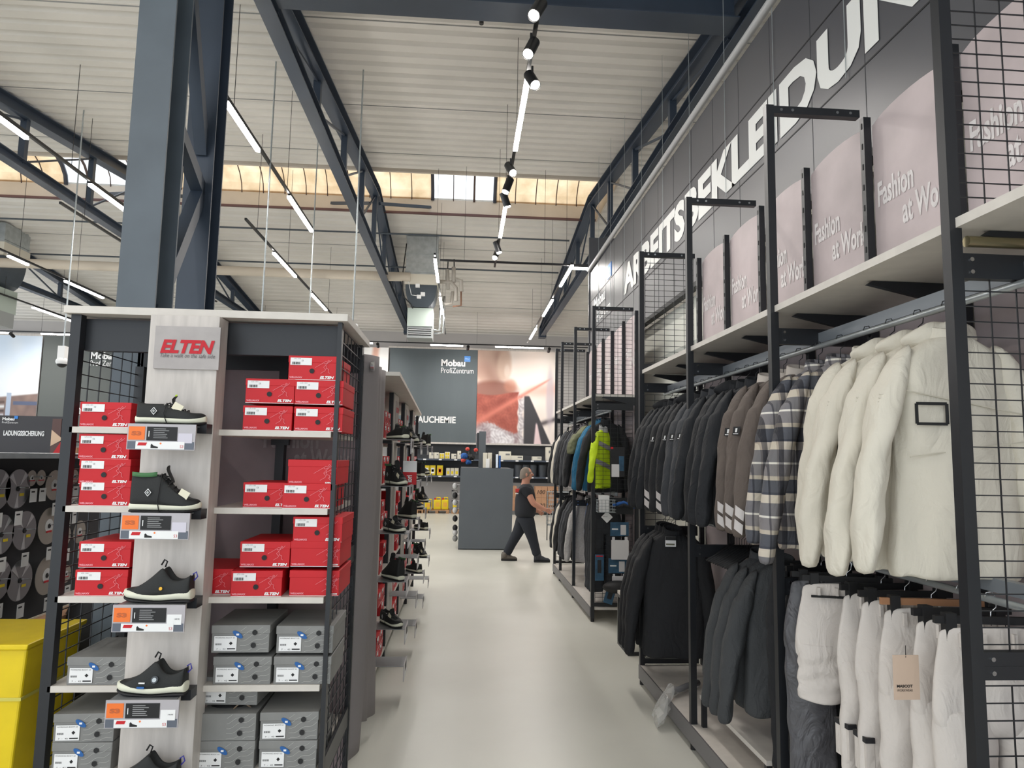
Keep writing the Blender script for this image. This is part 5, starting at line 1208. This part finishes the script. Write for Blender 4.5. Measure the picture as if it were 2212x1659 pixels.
L1=[(927,937,977,'cream carton at the left end of the upper far shelf',None),(938,948,977,'second cream carton from the left on the upper far shelf',None),(949,960,979,'carton with yellow dots, left one, upper far shelf',1),(961,972,976,'carton with yellow dots, right one, upper far shelf',1),(975,986,980,'flat cream carton left of the gondola top',None),(988,996,974,'cream carton just behind the blue goods of the gondola',None),
 (1078,1104,975,'tall cream carton pile right of the gondola sign',None),(1104,1130,984,'flat cream carton right of the gondola sign',None),(1150,1170,986,'flat yellowish pack at the right of the upper far shelf',None),(1180,1190,966,'narrow pile of thin yellowish packs beside the clothing rack',None)]
for px0,px1,py,lb,k in L1: item('carton',lb,'carton',px0,px1,py,SH1,23.95,CRB,.3,g,[(YEL,.12,.5,.45,.9),(YEL,.55,.5,.88,.9),(YEL,.12,.08,.45,.4),(YEL,.55,.08,.88,.4)] if k else [(mat('grey print',(120,120,120),.6),.55,.55,.9,.75)])
for i,(px0,px1) in enumerate(((915,928),(929,941),(944,957))): item('yellow_bucket','yellow printed product pack on the lower far shelf, %s from the left'%ord_[i],'pack',px0,px1,1005,SH2,23.95,YEL,.3,'yellow packs on the lower far shelf',[(WINK,.2,.2,.8,.75),(RED,.3,.35,.7,.6)] if i<2 else [(ORNG,.25,.25,.75,.7),(YEL,.33,.33,.67,.62)])
for i,(px0,px1) in enumerate(((964,972),(973,981),(982,991))): item('carton','white carton with yellow mark on the lower far shelf, %s from the left'%ord_[i],'carton',px0,px1,1011,SH2,23.95,CRB,.3,g,[(YEL,.25,.2,.8,.6)])
for i,px in enumerate((1120,1136,1152,1172)):
    a=P(px,1005,y=24.0); t=thing('dark_bucket','dark bucket on the lower far shelf, %s from the walking man'%ord_[i],'bucket',(a.x,24.1,SH2),0,'dark buckets on the lower far shelf')
    c=MB(); c.tube((a.x,24.1,SH2),(a.x,24.1,a.z),.12,mat('grey bucket plastic',(66,70,76),.5),16,r2=.14); c.build('body',t); c=MB(); c.tube((a.x,24.1,a.z),(a.x,24.1,a.z+.02),.15,RUBB,16); c.build('lid',t)
def pallet(px0,px1,y,label,m=WOOD):
    a=P(px0,1104,y=y); b_=P(px1,1104,y=y); t=thing('pallet',label,'pallet',((a.x+b_.x)/2,y,0),0,'pallets at the far wall')
    for k in range(3): c=MB(); xx=a.x+(b_.x-a.x-.1)*k/2; c.box((xx,y,0),(xx+.1,y+.8,.09),m); c.build('block',t)
    c=MB(); 
    for k in range(5): c.box((a.x,y+.0+.17*k,.09),(b_.x,y+.13+.17*k,.12),m)
    c.build('deck_boards',t); return .12
pz=pallet(917,970,23.4,'wooden pallet carrying the yellow canisters'); pallet(975,1000,23.4,'wooden pallet carrying the grey canisters'); pallet(900,914,23.4,'wooden pallet beside the shoe wall end'); pallet(1106,1200,23.3,'grey pallet under the brown cartons at the far wall',mat('grey pallet',(110,108,108),.7))
def canister(px0,px1,py,z,y,label,m=YEL,cap=RED):
    a=P(px0,py,y=y); b_=P(px1,py,y=y); w_=b_.x-a.x; h=a.z-z; cx=(a.x+b_.x)/2
    t=thing('canister',label,'canister',(cx,y,z),0,'canisters at the far wall')
    c=MB(); c.box((a.x,y,z),(b_.x,y+.25,z+h*.82),m); c.build('body',t,bevel=.03)
    c=MB(); c.path([(a.x+w_*.35,y+.12,z+h*.8),(a.x+w_*.4,y+.12,z+h),(a.x+w_*.85,y+.12,z+h),(a.x+w_*.92,y+.12,z+h*.8)],.022,m,8); c.build('handle',t)
    c=MB(); c.tube((a.x+w_*.18,y+.12,z+h*.8),(a.x+w_*.18,y+.12,z+h*.95),.03,cap,10); c.build('cap',t)
    c=MB(); c.box((a.x+w_*.25,y-.004,z+h*.25),(a.x+w_*.8,y,z+h*.6),mat('orange label',(228,170,60),.5) if m is YEL else YEL); c.build('label_print',t)
canister(918,934,1079,pz,23.5,'left one of three yellow canisters on the pallet'); canister(937,953,1075,pz,23.5,'middle one of three yellow canisters on the pallet'); canister(954,969,1075,pz,23.5,'right one of three yellow canisters on the pallet')
GC=mat('grey canister plastic',(120,120,118),.5)
canister(975,989,1080,pz,23.5,'lower grey canister beside the gondola',GC,RUBB); canister(975,989,1058,P(980,1078,y=23.5).z,23.5,'upper grey canister beside the gondola',GC,RUBB); canister(905,915,1062,pz,23.6,'tall yellow canister at the end of the shoe wall')
bz=P(1170,1075,y=23.4).z; tz=P(1170,1051,y=23.4).z
for i,(px0,px1) in enumerate(((1107,1116),(1157,1182),(1183,1206))):
    for j,(z0,z1) in enumerate(((.12,bz),(bz,tz))):
        a=P(px0,1060,y=23.4); b_=P(px1,1060,y=23.4); t=thing('cardboard_box','%s brown carton at the far wall, %s'%(('lower','upper')[j],('left of the walking man','marked 100, right of the walking man','beside the far clothing rack')[i]),'box',((a.x+b_.x)/2,23.4,z0),0,'brown cartons at the far wall')
        c=MB(); c.box((a.x,23.4,z0+.002),(b_.x,23.9,z1-.004),CARD); c.box(((a.x+b_.x)/2-.004,23.398,z0+.002),((a.x+b_.x)/2+.004,23.4,z1-.004),mat('brown tape',(140,100,76),.6)); c.build('carton',t,bevel=.004)
        if i: c=MB(); c.text('100',(a.x+.06,23.396,z0+.12),(1,0,0),(0,0,1),w_=.26,h=.13,mt=INK,shear=.2); c.build('handwriting',t)
t=thing('wire_basket','tall wire basket beside the far clothing rack','basket',(2.35,18,.5)); a=P(1193,1130,y=16)
c=MB(); 
for k in range(2): wire(c,(a.x-.1,16+.3*k,.35),(.5,0,0),(0,0,.75),5,8,r=.004,mt=GALV)
wire(c,(a.x-.1,16,.35),(0,.3,0),(0,0,.75),3,8,r=.004,mt=GALV); wire(c,(a.x-.1,16,.35),(.5,0,0),(0,.3,0),5,3,r=.004,mt=GALV); c.build('wire_body',t)
for x in (a.x-.1,a.x+.4):
    c=MB(); c.box((x-.01,16.14,0),(x+.01,16.16,.36),BLK); c.build('leg',t)
# ---- gondola
a=P(990,1188,z=0); Yg=14.37; GZ=1.64; gx0,gx1=-.035,1.04
t=thing('gondola','grey gondola end panel standing free beside the walking man','shelf',((gx0+gx1)/2,Yg,0)); 
GP=mat('slate gondola panel',(92,98,104),.55,noise=.04,ns=2)
c=MB(); c.prism([(gx0,Yg,.02),(gx1,Yg,.02),(gx1+.02,Yg,GZ-.0),(gx0+.01,Yg,GZ)],(0,.03,0),GP); c.build('end_panel',t)
c=MB(); c.box((gx0+.42,Yg+.04,0),(gx0+.62,Yg+1.5,GZ-.05),DK); c.build('core',t)
c=MB(); c.box((gx0+.02,Yg+.03,GZ-.04),(gx1-.02,Yg+1.5,GZ),DK); c.build('top_shelf',t)
c=MB(); c.box((gx0,Yg+.03,0),(gx1,Yg+1.5,.12),DK); c.build('base',t)
c=MB(); q=P(1035,932,y=14.8); q2=P(1048,1008,y=14.8); c.box((q.x,14.7,GZ),(q2.x,14.78,q.z),GP); c.box((q.x-.04,14.78,GZ+.3),(q.x-.0,15.6,q.z-.03),DK); c.build('sign_upright',t)
g='goods hanging on the left side of the gondola'
R=random.Random(11)
for i,(py,cm_) in enumerate(((1050,'w'),(1070,'k'),(1085,'w'),(1102,'w'),(1120,'k'),(1140,'k'),(1150,'w'),(1163,'g'))):
    q=P(983,py,y=14.55); m={'w':mat('clear blister plastic',(190,190,190),.2),'k':RUBB,'g':GCART}[cm_]
    t=thing('packaged_goods','%s pack hanging at the gondola side, %s from its top'%({'w':'clear','k':'black','g':'grey'}[cm_],ord_[i]),'pack',(q.x,14.55,q.z),0,g)
    c=MB(); c.ball((q.x,14.55,q.z),.06,m,10,6,sq=(.9,1.2,1.1)); c.build('pack',t); c=MB(); c.tube((q.x,14.55,q.z+.03),(gx0+.42,14.55,q.z+.03),.005,CHROME,6); c.build('peg',t)
g='goods on top of the gondola'
for i,(px,py,r,m,lb) in enumerate(((1003,985,.06,'b','blue bundle at the left of the gondola top'),(1010,970,.035,'r','small red knob atop the blue bundle'),(1001,994,.04,'r','red part low in the blue bundle'),(1018,988,.06,'k','dark bundle left of the gondola sign'),(1028,972,.035,'r','red roll beside the gondola sign'),(1012,998,.05,'b','low blue piece on the gondola top'))):
    q=P(px,py,y=14.55); m={'b':GM['royal'],'r':mat('red orange plastic',(206,70,58),.5),'k':RUBB}[m]; z=max(q.z,GZ+r)
    t=thing('bundle',lb,'bundle',(q.x,14.55,z-r),0,g); c=MB()
    c.ball((q.x,14.55,z),r,m,10,7,sq=(1.3,1,1.1)); 
    c.build('wrapped_piece',t)
    c=MB(); c.path([(q.x-r*.8,14.5-r*.6,z-r*.9),(q.x-.2*r,14.48-r*.6,z+.4*r),(q.x+r,14.5-r*.6,z-r*.5)],.012,m,6); c.build('strap',t)
for i,(px0,px1,py,m,lb) in enumerate(((1044,1053,978,CRB,'left grey white carton on the gondola top'),(1054,1063,978,CRB,'right grey white carton on the gondola top'),(1050,1058,991,PAPER,'small white carton in front on the gondola top'),(1064,1070,980,RUBB,'black pack right of the cartons on the gondola'),(1071,1077,981,CHROME,'shiny pack on the gondola top'),(1078,1082,984,GM['royal'],'blue pack at the right of the gondola top'))):
    item('carton' if i<3 else 'pack',lb,'pack',px0,px1,py,GZ,14.45 if i!=2 else 14.4,m,.2 if i!=2 else .045,g)
# ---- walking man (profile, striding to the right)
YMN=12.85
def J(px,py,dy=0): return P(px,py,y=YMN+dy)
def skin(name,chain,m,parent,sub=2,root=0):
    """chain: list of (point, radius, parent index)"""
    me=bpy.data.meshes.new(name); off=parent.location
    me.from_pydata([tuple(Vector(p)-off) for p,r,k in chain],[(k,i) for i,(p,r,k) in enumerate(chain) if k is not None],[])
    me.materials.append(m); o=bpy.data.objects.new(name,me); COL.objects.link(o)
    sm=o.modifiers.new('skin','SKIN'); sm.use_smooth_shade=True
    me.skin_vertices.new() if not me.skin_vertices else None
    for i,(p,r,k) in enumerate(chain):
        rr=r if isinstance(r,tuple) else (r,r); me.skin_vertices[0].data[i].radius=rr
        me.skin_vertices[0].data[i].use_root=(i==root)
    s2=o.modifiers.new('s','SUBSURF'); s2.levels=sub; s2.render_levels=sub
    dg=bpy.context.evaluated_depsgraph_get(); dg.update()
    nm=bpy.data.meshes.new_from_object(o.evaluated_get(dg)); bpy.data.objects.remove(o); nm.name=name
    nm.polygons.foreach_set('use_smooth',[True]*len(nm.polygons))
    if not nm.materials: nm.materials.append(m)
    o=bpy.data.objects.new(name,nm); COL.objects.link(o); o.parent=parent; return o
SKN=mat('skin',(196,140,118),.6); SHIRT=mat('black t shirt',(36,38,44),.85,bump=.2,bs=40); TRS=mat('black work trousers',(34,38,46),.85,bump=.3,bs=30)
pel=J(1134,1112); hipF=J(1137,1120,-.08); hipB=J(1132,1120,.08)
man=thing('person','man in black t-shirt and work trousers walking right across the aisle','person',(J(1133,1213).x,YMN,0))
kF=J(1149,1158,-.09); aF=J(1161,1197,-.09); tF=J(1183,1208,-.09)
kB=J(1117,1153,.08); aB=J(1093,1194,.08); tB=J(1108,1209,.08)
ch=J(1134,1073); nk=J(1134,1046); hd=J(1137,1032)
shN=J(1137,1055,-.17); elN=J(1152,1088,-.22); wrN=J(1176,1100,-.2)
shF=J(1134,1055,.17); elF=J(1140,1088,.22); wrF=J(1160,1103,.22)
# body: one continuous skin
body=[(pel,.13,None),(J(1135,1090),.135,0),(ch,.14,1),(J(1135,1056),.10,2),(nk,.08,3),(J(1136,1038),.08,4),(J(1137,1027),.09,5),(J(1137.5,1020),.07,6),
 (shN,.062,3),(elN,.062,8),(wrN,.04,9),(J(1181,1103,-.2),.04,10),
 (shF,.062,3),(elF,.06,12),(wrF,.04,13),(J(1165,1106,.22),.04,14),
 (hipF,.085,0),(kF,.055,16),(aF,.04,17),(hipB,.085,0),(kB,.055,19),(aB,.04,20)]
bo=skin('body',body,SKN,man)
# face and head detail on the head: nose, ear, brow, chin, eyes
hc=J(1137,1024); HB=MB()
S=1.0
c=MB(); c.ball(hc,.105,SKN,18,14,sq=(1.0,.82,1.18)); c.ball(hc+Vector((.05,0,-.045)),.06,SKN,14,10,sq=(.9,.8,1.0)); c.path([hc+Vector((.097,0,.02)),hc+Vector((.128,0,-.02)),hc+Vector((.10,0,-.028))],.015,SKN,8); c.path([hc+Vector((.09,0,.035)),hc+Vector((.085,-.04,.032))],.012,SKN,6)
c.path([hc+Vector((.095,-.012,-.052)),hc+Vector((.08,-.035,-.052))],.007,mat('lips',(170,104,96),.6),6)
c.build('head',man)
c=MB()
for sy in (-1,1): c.ball(hc+Vector((.092,sy*.034,.012)),.012,PAPER,8,6); c.ball(hc+Vector((.101,sy*.036,.012)),.006,INK,6,5)
c.build('eyes',man)
c=MB(); 
for sy in (-1,1): c.ball(hc+Vector((-.005,sy*.088,-.01)),.034,SKN,10,8,sq=(.6,.3,1))
c.build('ears',man)
HAIR=mat('short grey hair',(126,116,106),.9,bump=.5,bs=200)
c=MB(); rings=[]
for i in range(9):
    a_=math.pi*(i/8)*.62; rr=max(math.sin(a_),.02)
    rings.append([hc+Vector((-.012+math.cos(2*math.pi*k/18)*rr*.111,math.sin(2*math.pi*k/18)*rr*.094,math.cos(a_)*.133-.004-(.045*(1-math.cos(2*math.pi*k/18))/2 if i>5 else 0)+(.035*(1+math.cos(2*math.pi*k/18))/2 if i>5 else 0))) for k in range(18)])
c.loft(rings,HAIR,cap=False); c.build('hair',man)
# t-shirt
sh=[(J(1134,1122),.20,None),(J(1134.5,1104),.215,0),(J(1136,1088),.215,1),(ch,.205,2),(J(1134.5,1058),.165,3),(J(1134.5,1046),.085,4),(shN,.115,4),(J(1146,1076,-.2),.095,6),(shF,.115,4),(J(1139,1076,.2),.09,8)]
skin('t_shirt',sh,SHIRT,man)
tr=[(J(1134,1106),.18,None),(pel,.19,0),(hipF,.16,1),(J(1143,1140,-.09),.13,2),(kF,.105,3),(J(1155,1180,-.09),.088,4),(J(1161,1202,-.09),.085,5),(hipB,.16,1),(J(1125,1137,.08),.13,7),(kB,.105,8),(J(1104,1177,.08),.088,9),(J(1093,1199,.08),.085,10)]
skin('trousers',tr,TRS,man)
c=MB(); q=J(1115.5,1056); c.box((J(1112,1060).x,YMN-.175,q.z-.055),(J(1122,1060).x,YMN-.145,q.z+.01),mat('red back print',(206,62,58),.6)); c.box((J(1112,1066).x,YMN-.172,q.z-.085),(J(1118,1060).x,YMN-.15,q.z-.07),PAPER); c.build('red_print',man)
BOOT=mat('brown grey work boot',(104,98,90),.7)
def boot(a,t_,m,lab):
    c=MB(); d=(t_-a); d.z=0; d.normalize(); up=Vector((0,0,1)); side=d.cross(up); heel=a-d*.07; n=9; rings=[]
    pitch=(t_.z-a.z)
    for i in range(n+1):
        u=i/n; p=heel+d*(.29*u); p.z=0.0; zb=0.012; h=.115-.05*ss(.35,.8,u)-.03*ss(.85,1,u); w_=.042+.01*math.sin(u*3)-.02*ss(.85,1,u)
        rings.append([p+side*w_*math.cos(2*math.pi*k/14)+up*(zb+h/2+h/2*math.sin(2*math.pi*k/14)) for k in range(14)])
    c.loft(rings,m)
    c.path([Vector((a.x,a.y,.15)),Vector((a.x,a.y,.06))],[.062,.058],m,12); o=c.build('boot',man); 
    for v in o.data.vertices:
        pass
    c=MB(); c.loft([[Vector((heel.x,heel.y,0))+d*(.29*i/9)+side*(.046+.01*math.sin(i/3)-.02*ss(.85,1,i/9))*sx+up*z for sx,z in ((-1,.0),(1,.0),(1,.028),(-1,.028))] for i in range(10)],RUBB,smooth=False); c.build('boot_sole',man)
boot(Vector((J(1091,1199,.08).x,YMN+.08,.16)),Vector((J(1110,1205).x,YMN+.08,.13)),BOOT,'')
boot(Vector((J(1162,1199,-.09).x,YMN-.09,.13)),Vector((J(1183,1205).x,YMN-.09,.13)),mat('dark work boot',(52,54,60),.7),'')
# hands with five fingers
for nm,wr,hp,dy in (('near',wrN,J(1184,1104,-.2),-1),('far',wrF,J(1168,1108,.22),1)):
    d=(hp-wr).normalized(); dn=Vector((0,0,-1)); n_=d.cross(dn).normalized(); v2=n_.cross(d).normalized()
    base=wr+d*.05
    ch_=[(wr,.024,None),(wr+d*.05,.034,0)]
    for k,(off,L_) in enumerate(((-.028,.065),(-.009,.075),(.010,.070),(.028,.055))):
        b0=wr+d*.085+v2*off; p1=b0+d*L_*.45+n_*.008*dy; p2=b0+d*L_*.8+n_*.03*dy
        ch_+= [(b0,.011,1),(p1,.0095,len(ch_)),(p2,.008,len(ch_)+1)]
    i0=len(ch_); ch_+=[(wr+d*.045-v2*.035,.012,1),(wr+d*.085-v2*.05+n_*.01*dy,.010,i0)]
    skin('hand',ch_,SKN,man,sub=1)
# ================= LEFT BACKGROUND
XD=-2.72
t=thing('disc_display','dark display wall with hooks for cutting discs at the left','display wall',(XD,6,0))
c=MB(); c.box((XD-.12,3.4,.2),(XD-.06,5.95,1.80),mat('dark slat wall',(44,46,50),.6)); c.build('back_panel',t)
c=MB(); c.box((XD-.15,3.4,1.80),(XD+.25,5.95,1.83),GALV); c.build('top_shelf',t)
for y in (3.4,4.7,5.92): c=MB(); c.box((XD-.16,y,0),(XD-.12,y+.04,1.8),BLK); c.build('post',t)
c=MB(); c.box((XD-.12,3.4,.55),(XD+.2,5.95,.6),DGREY); c.build('base_shelf',t)
STL=mat('brushed disc steel',(150,152,154),.3,.8); STL2=mat('matt disc steel',(176,170,160),.45,.6); TAG=mat('white hang card',(226,226,224),.6)
def dsc(px,py,dia,label,kind,tag=True,first={}):
    q=P(px,py,x=XD); key=(kind,dia)
    if key not in first:
        t=thing('cutting_disc',label,'cutting disc',q,0,'cutting discs on the display wall'); first[key]=t; r=dia/2
        c=MB(); c.disc((q.x,q.y,q.z),(1,0,0),r,.003,STL if kind==0 else STL2,32)
        if kind==0:
            for a_ in (.9,2.3,4.7): 
                c.prism([(q.x+.0035,q.y+.02*math.cos(a_),q.z+.02*math.sin(a_)),(q.x+.0035,q.y+r*.96*math.cos(a_-.16),q.z+r*.96*math.sin(a_-.16)),(q.x+.0035,q.y+r*.96*math.cos(a_+.16),q.z+r*.96*math.sin(a_+.16))],(.0004,0,0),mat('light disc sector',(206,208,210),.35,.6))
        c.build('blade',t)
        c=MB(); c.disc((q.x+.004,q.y,q.z),(1,0,0),r*.13,.003,INK,16)
        if kind==1: 
            c.disc((q.x+.0035,q.y,q.z),(1,0,0),r*.38,.001,TAG,20)
        if kind==0: c.box((q.x+.004,q.y+.02,q.z-.045),(q.x+.006,q.y+.06,q.z-.028),YEL)
        else: c.box((q.x+.005,q.y-.03,q.z-r*.36),(q.x+.006,q.y+.03,q.z-r*.25),RED)
        c.build('centre_label',t)
        c=MB(); c.tube((q.x-.06,q.y,q.z+.005),(q.x+.07,q.y,q.z+.01),.004,CHROME,6); c.build('hook',t)
        if tag: c=MB(); c.box((q.x+.02,q.y-.035,q.z-r-.10),(q.x+.022,q.y+.035,q.z-r-.015),TAG); c.box((q.x+.0225,q.y-.025,q.z-r-.04),(q.x+.023,q.y+.01,q.z-r-.03),INK); c.build('card',t)
    else: dup(first[key],q,0,label)
for px,py,dia,kind,lb in ((-6,1058,.24,0,'large steel disc cut by the left edge, top row'),(38,1056,.24,0,'large segmented steel disc in the top row left'),(68,1033,.10,1,'left small disc of the pair in the top row'),(88,1032,.10,1,'right small disc of the pair in the top row'),(117,1048,.20,1,'large disc with white centre in the top row beside the post'),
 (2,1155,.235,0,'large steel disc at the left edge, middle row'),(52,1146,.24,0,'large segmented steel disc in the middle row'),(105,1136,.24,1,'matt disc with white centre label in the middle row'),(-5,1254,.24,0,'large disc cut by the left edge, lowest row'),(42,1254,.25,0,'large segmented steel disc in the lowest row'),(100,1243,.25,1,'matt disc with white centre label in the lowest row'),
 (146,1034,.10,1,'small disc right of the post in the top row, nearer one'),(160,1030,.10,1,'small disc right of the post in the top row, farther one'),(142,1090,.10,1,'small disc right of the post in the second row, nearer one'),(158,1085,.10,1,'small disc right of the post in the second row, farther one'),(140,1158,.14,1,'medium disc behind the mesh, nearer one'),(171,1149,.16,1,'medium disc behind the mesh, farther one'),(142,1240,.12,1,'disc low behind the mesh')):
    dsc(px,py,dia,lb,kind)
t=thing('category_sign','dark sign board reading LADUNGSSICHERUNG','sign',P(65,985,y=6.3)); a=P(2,982,y=6.3); b_=P(136,900,y=6.3)
c=MB(); c.box((a.x-.1,6.3,a.z),(b_.x,6.33,b_.z),mat('dark sign board',(52,50,54),.5)); c.build('board',t)
q=P(8,941,y=6.3); q2=P(97,931,y=6.3); c=MB(); c.text('LADUNGSSICHERUNG',(q.x,6.295,q.z),(1,0,0),(0,0,1),w_=q2.x-q.x,h=.045,mt=WINK,bold=.04); c.build('lettering',t)
q=P(6,908,y=6.3); c=MB(); c.text('Mobau',(q.x,6.295,q.z),(1,0,0),(0,0,1),w_=.1,h=.026,mt=WINK,bold=.05); c.text('ProfiZentrum',(q.x,6.295,q.z-.025),(1,0,0),(0,0,1),w_=.13,h=.016,mt=WINK); c.box((q.x+.095,6.295,q.z+.015),(q.x+.125,6.3,q.z+.04),MATS['bright blue badge']); c.build('shop_name_lettering',t)
q=P(108,982,y=6.3); c=MB(); c.box((q.x,6.295,a.z+.004),(b_.x-.005,6.3,b_.z-.02),mat('photo brown',(96,70,66),.6)); c.prism([(q.x,6.294,a.z+.22),(q.x+.10,6.294,a.z+.14),(q.x,6.294,a.z+.08)],(0,-.001,0),mat('photo sand',(222,190,160),.6)); c.prism([(q.x+.02,6.293,a.z+.01),(q.x+.12,6.293,a.z+.01),(q.x+.13,6.293,a.z+.2)],(0,-.001,0),RED); c.build('picture',t)
c=MB(); 
for x in (a.x,b_.x-.05): c.box((x,6.33,0),(x+.04,6.37,a.z+.2),BLK)
c.build('posts',t)
# shelf behind with textiles
t=thing('textile_shelf','dark shelf with coloured straps below the category sign','shelf',(-3.9,6.5,1.0)); a=P(-5,1010,y=6.0); b_=P(136,1010,y=6.0)
c=MB(); c.box((a.x-.3,6.0,a.z-.04),(b_.x+.05,6.29,a.z),GALV); c.build('shelf_board',t); c=MB(); c.box((a.x-.3,6.2,a.z),(b_.x+.05,6.29,P(0,985,y=6.3).z),mat('dark green grey panel',(46,56,58),.6)); c.build('back_panel',t)
R=random.Random(9)
cl_=[mat('red strap',(206,60,84),.7),mat('pink strap',(230,130,150),.7),mat('blue strap',(60,70,120),.7),mat('orange strap',(220,110,80),.7)]
for i in range(12):
    x=a.x-.02+(b_.x-a.x)*i/12; t2=thing('strap_roll','coloured strap roll on the shelf under the category sign, %s'%('%s from the left edge'%ord_[i]),'strap',(x+.03,6.05,a.z),0,'strap rolls on the shelf')
    c=MB(); c.ball((x+.03,6.08,a.z+.022),.028,cl_[i%4],8,6,sq=(1.2,1,.8)); c.build('roll',t2)
for i in range(3):
    q=P(5+i*60,1000,y=6.0); c=MB(); c.box((q.x,5.99,q.z+.0),(q.x+.13,5.995,q.z+.055),mat('clear divider',(70,84,84),.2)); objs_tag(c.build('shelf_divider'),'clear shelf divider above the straps, %s from the left'%ord_[i],'divider')
# yellow bin and flat cartons
t=thing('yellow_container','tall yellow container with strap at the lower left edge','container',(-2.3,3.8,0))
c=MB(); c.prism([(-2.45,3.5,0),(-2.03,3.5,0),(-1.99,3.5,.93),(-2.45,3.5,.93)],(0,.48,0),YEL); c.build('body',t,bevel=.01)
c=MB(); c.prism([(-2.46,3.48,.93),(-1.98,3.48,.93),(-1.975,3.48,.955),(-2.46,3.48,.955)],(0,.52,0),YEL); c.build('lid',t,bevel=.006)
c=MB(); c.box((-2.455,3.495,.70),(-1.995,3.985,.715),mat('clear yellow strap',(206,196,90),.3)); c.build('strap',t)
t=thing('flat_carton','flat pale carton with brown sheets behind the yellow container','carton',P(40,1370,y=4.4)); a=P(-5,1372,y=4.35); b_=P(60,1338,y=4.35)
c=MB(); c.box((XD+.23,4.35,a.z),(b_.x,4.9,b_.z),CRB); c.build('carton',t); c=MB(); c.box((b_.x,4.4,a.z+.005),(b_.x+.12,4.9,b_.z-.01),CARD); c.build('sheets',t)
c=MB(); c.box((XD+.22,4.3,.0),(b_.x+.2,4.95,a.z),mat('grey plinth',(84,86,84),.7)); objs_tag(c.build('goods_plinth'),'grey plinth under the flat pale carton','plinth')
g='packs behind the left mesh'
for i,(px0,px1,py0,py1,m,lb) in enumerate(((152,166,967,985,CARD,'brown pack behind the left mesh beside the top box'),(150,168,988,1004,mat('sand pack',(222,176,110),.6),'orange striped pack behind the left mesh'),(155,185,1300,1345,CRB,'pale carton seen through the lower left mesh'),(160,178,1372,1400,CARD,'brown carton low behind the mesh'),(150,175,1480,1600,CRB,'tall pale carton at the bottom behind the mesh'))):
    y=6.0 if i<2 else 5.0; a=P(px0,py1,y=y); b_=P(px1,py0,y=y); t=thing('pack',lb,'pack',(a.x,y,0 if i==4 else a.z),0,g); c=MB(); c.box((a.x,y,a.z if i!=4 else 0),(b_.x,y+.25,b_.z),m); c.build('carton',t)
t=thing('dark_cover','black draped cover standing behind the lower left mesh','cover',(-2.3,4.6,0)); c=MB(); a=P(160,1305,y=4.5)
c.loft([[(a.x+.05+(r_*.7)*math.cos(2*math.pi*k/14),4.6+r_*.6*math.sin(2*math.pi*k/14),z) for k in range(14)] for z,r_ in ((0.02,.27),(.5,.25),(.85,.2),(1.0,.12),(1.03,.03))],RUBB); c.build('cover',t)
t=thing('gondola','dark long gondola with small goods in the left background','shelf',(-4.6,9.5,0)); c=MB(); c.box((-5.6,9.3,.0),(-3.0,9.9,1.75),DK); c.build('core',t)
c=MB(); c.box((-5.62,9.25,1.75),(-2.98,9.95,1.79),DGREY); c.build('top',t)
R=random.Random(4)
for i in range(14):
    x=-5.4+.17*i; z=1.0+.25*(i%3); c=MB(); c.box((x,9.2,z),(x+.11,9.27,z+.15),[CRB,PAPER,YEL,RED,BLUEP][i%5]); c.build('blister_pack',t)
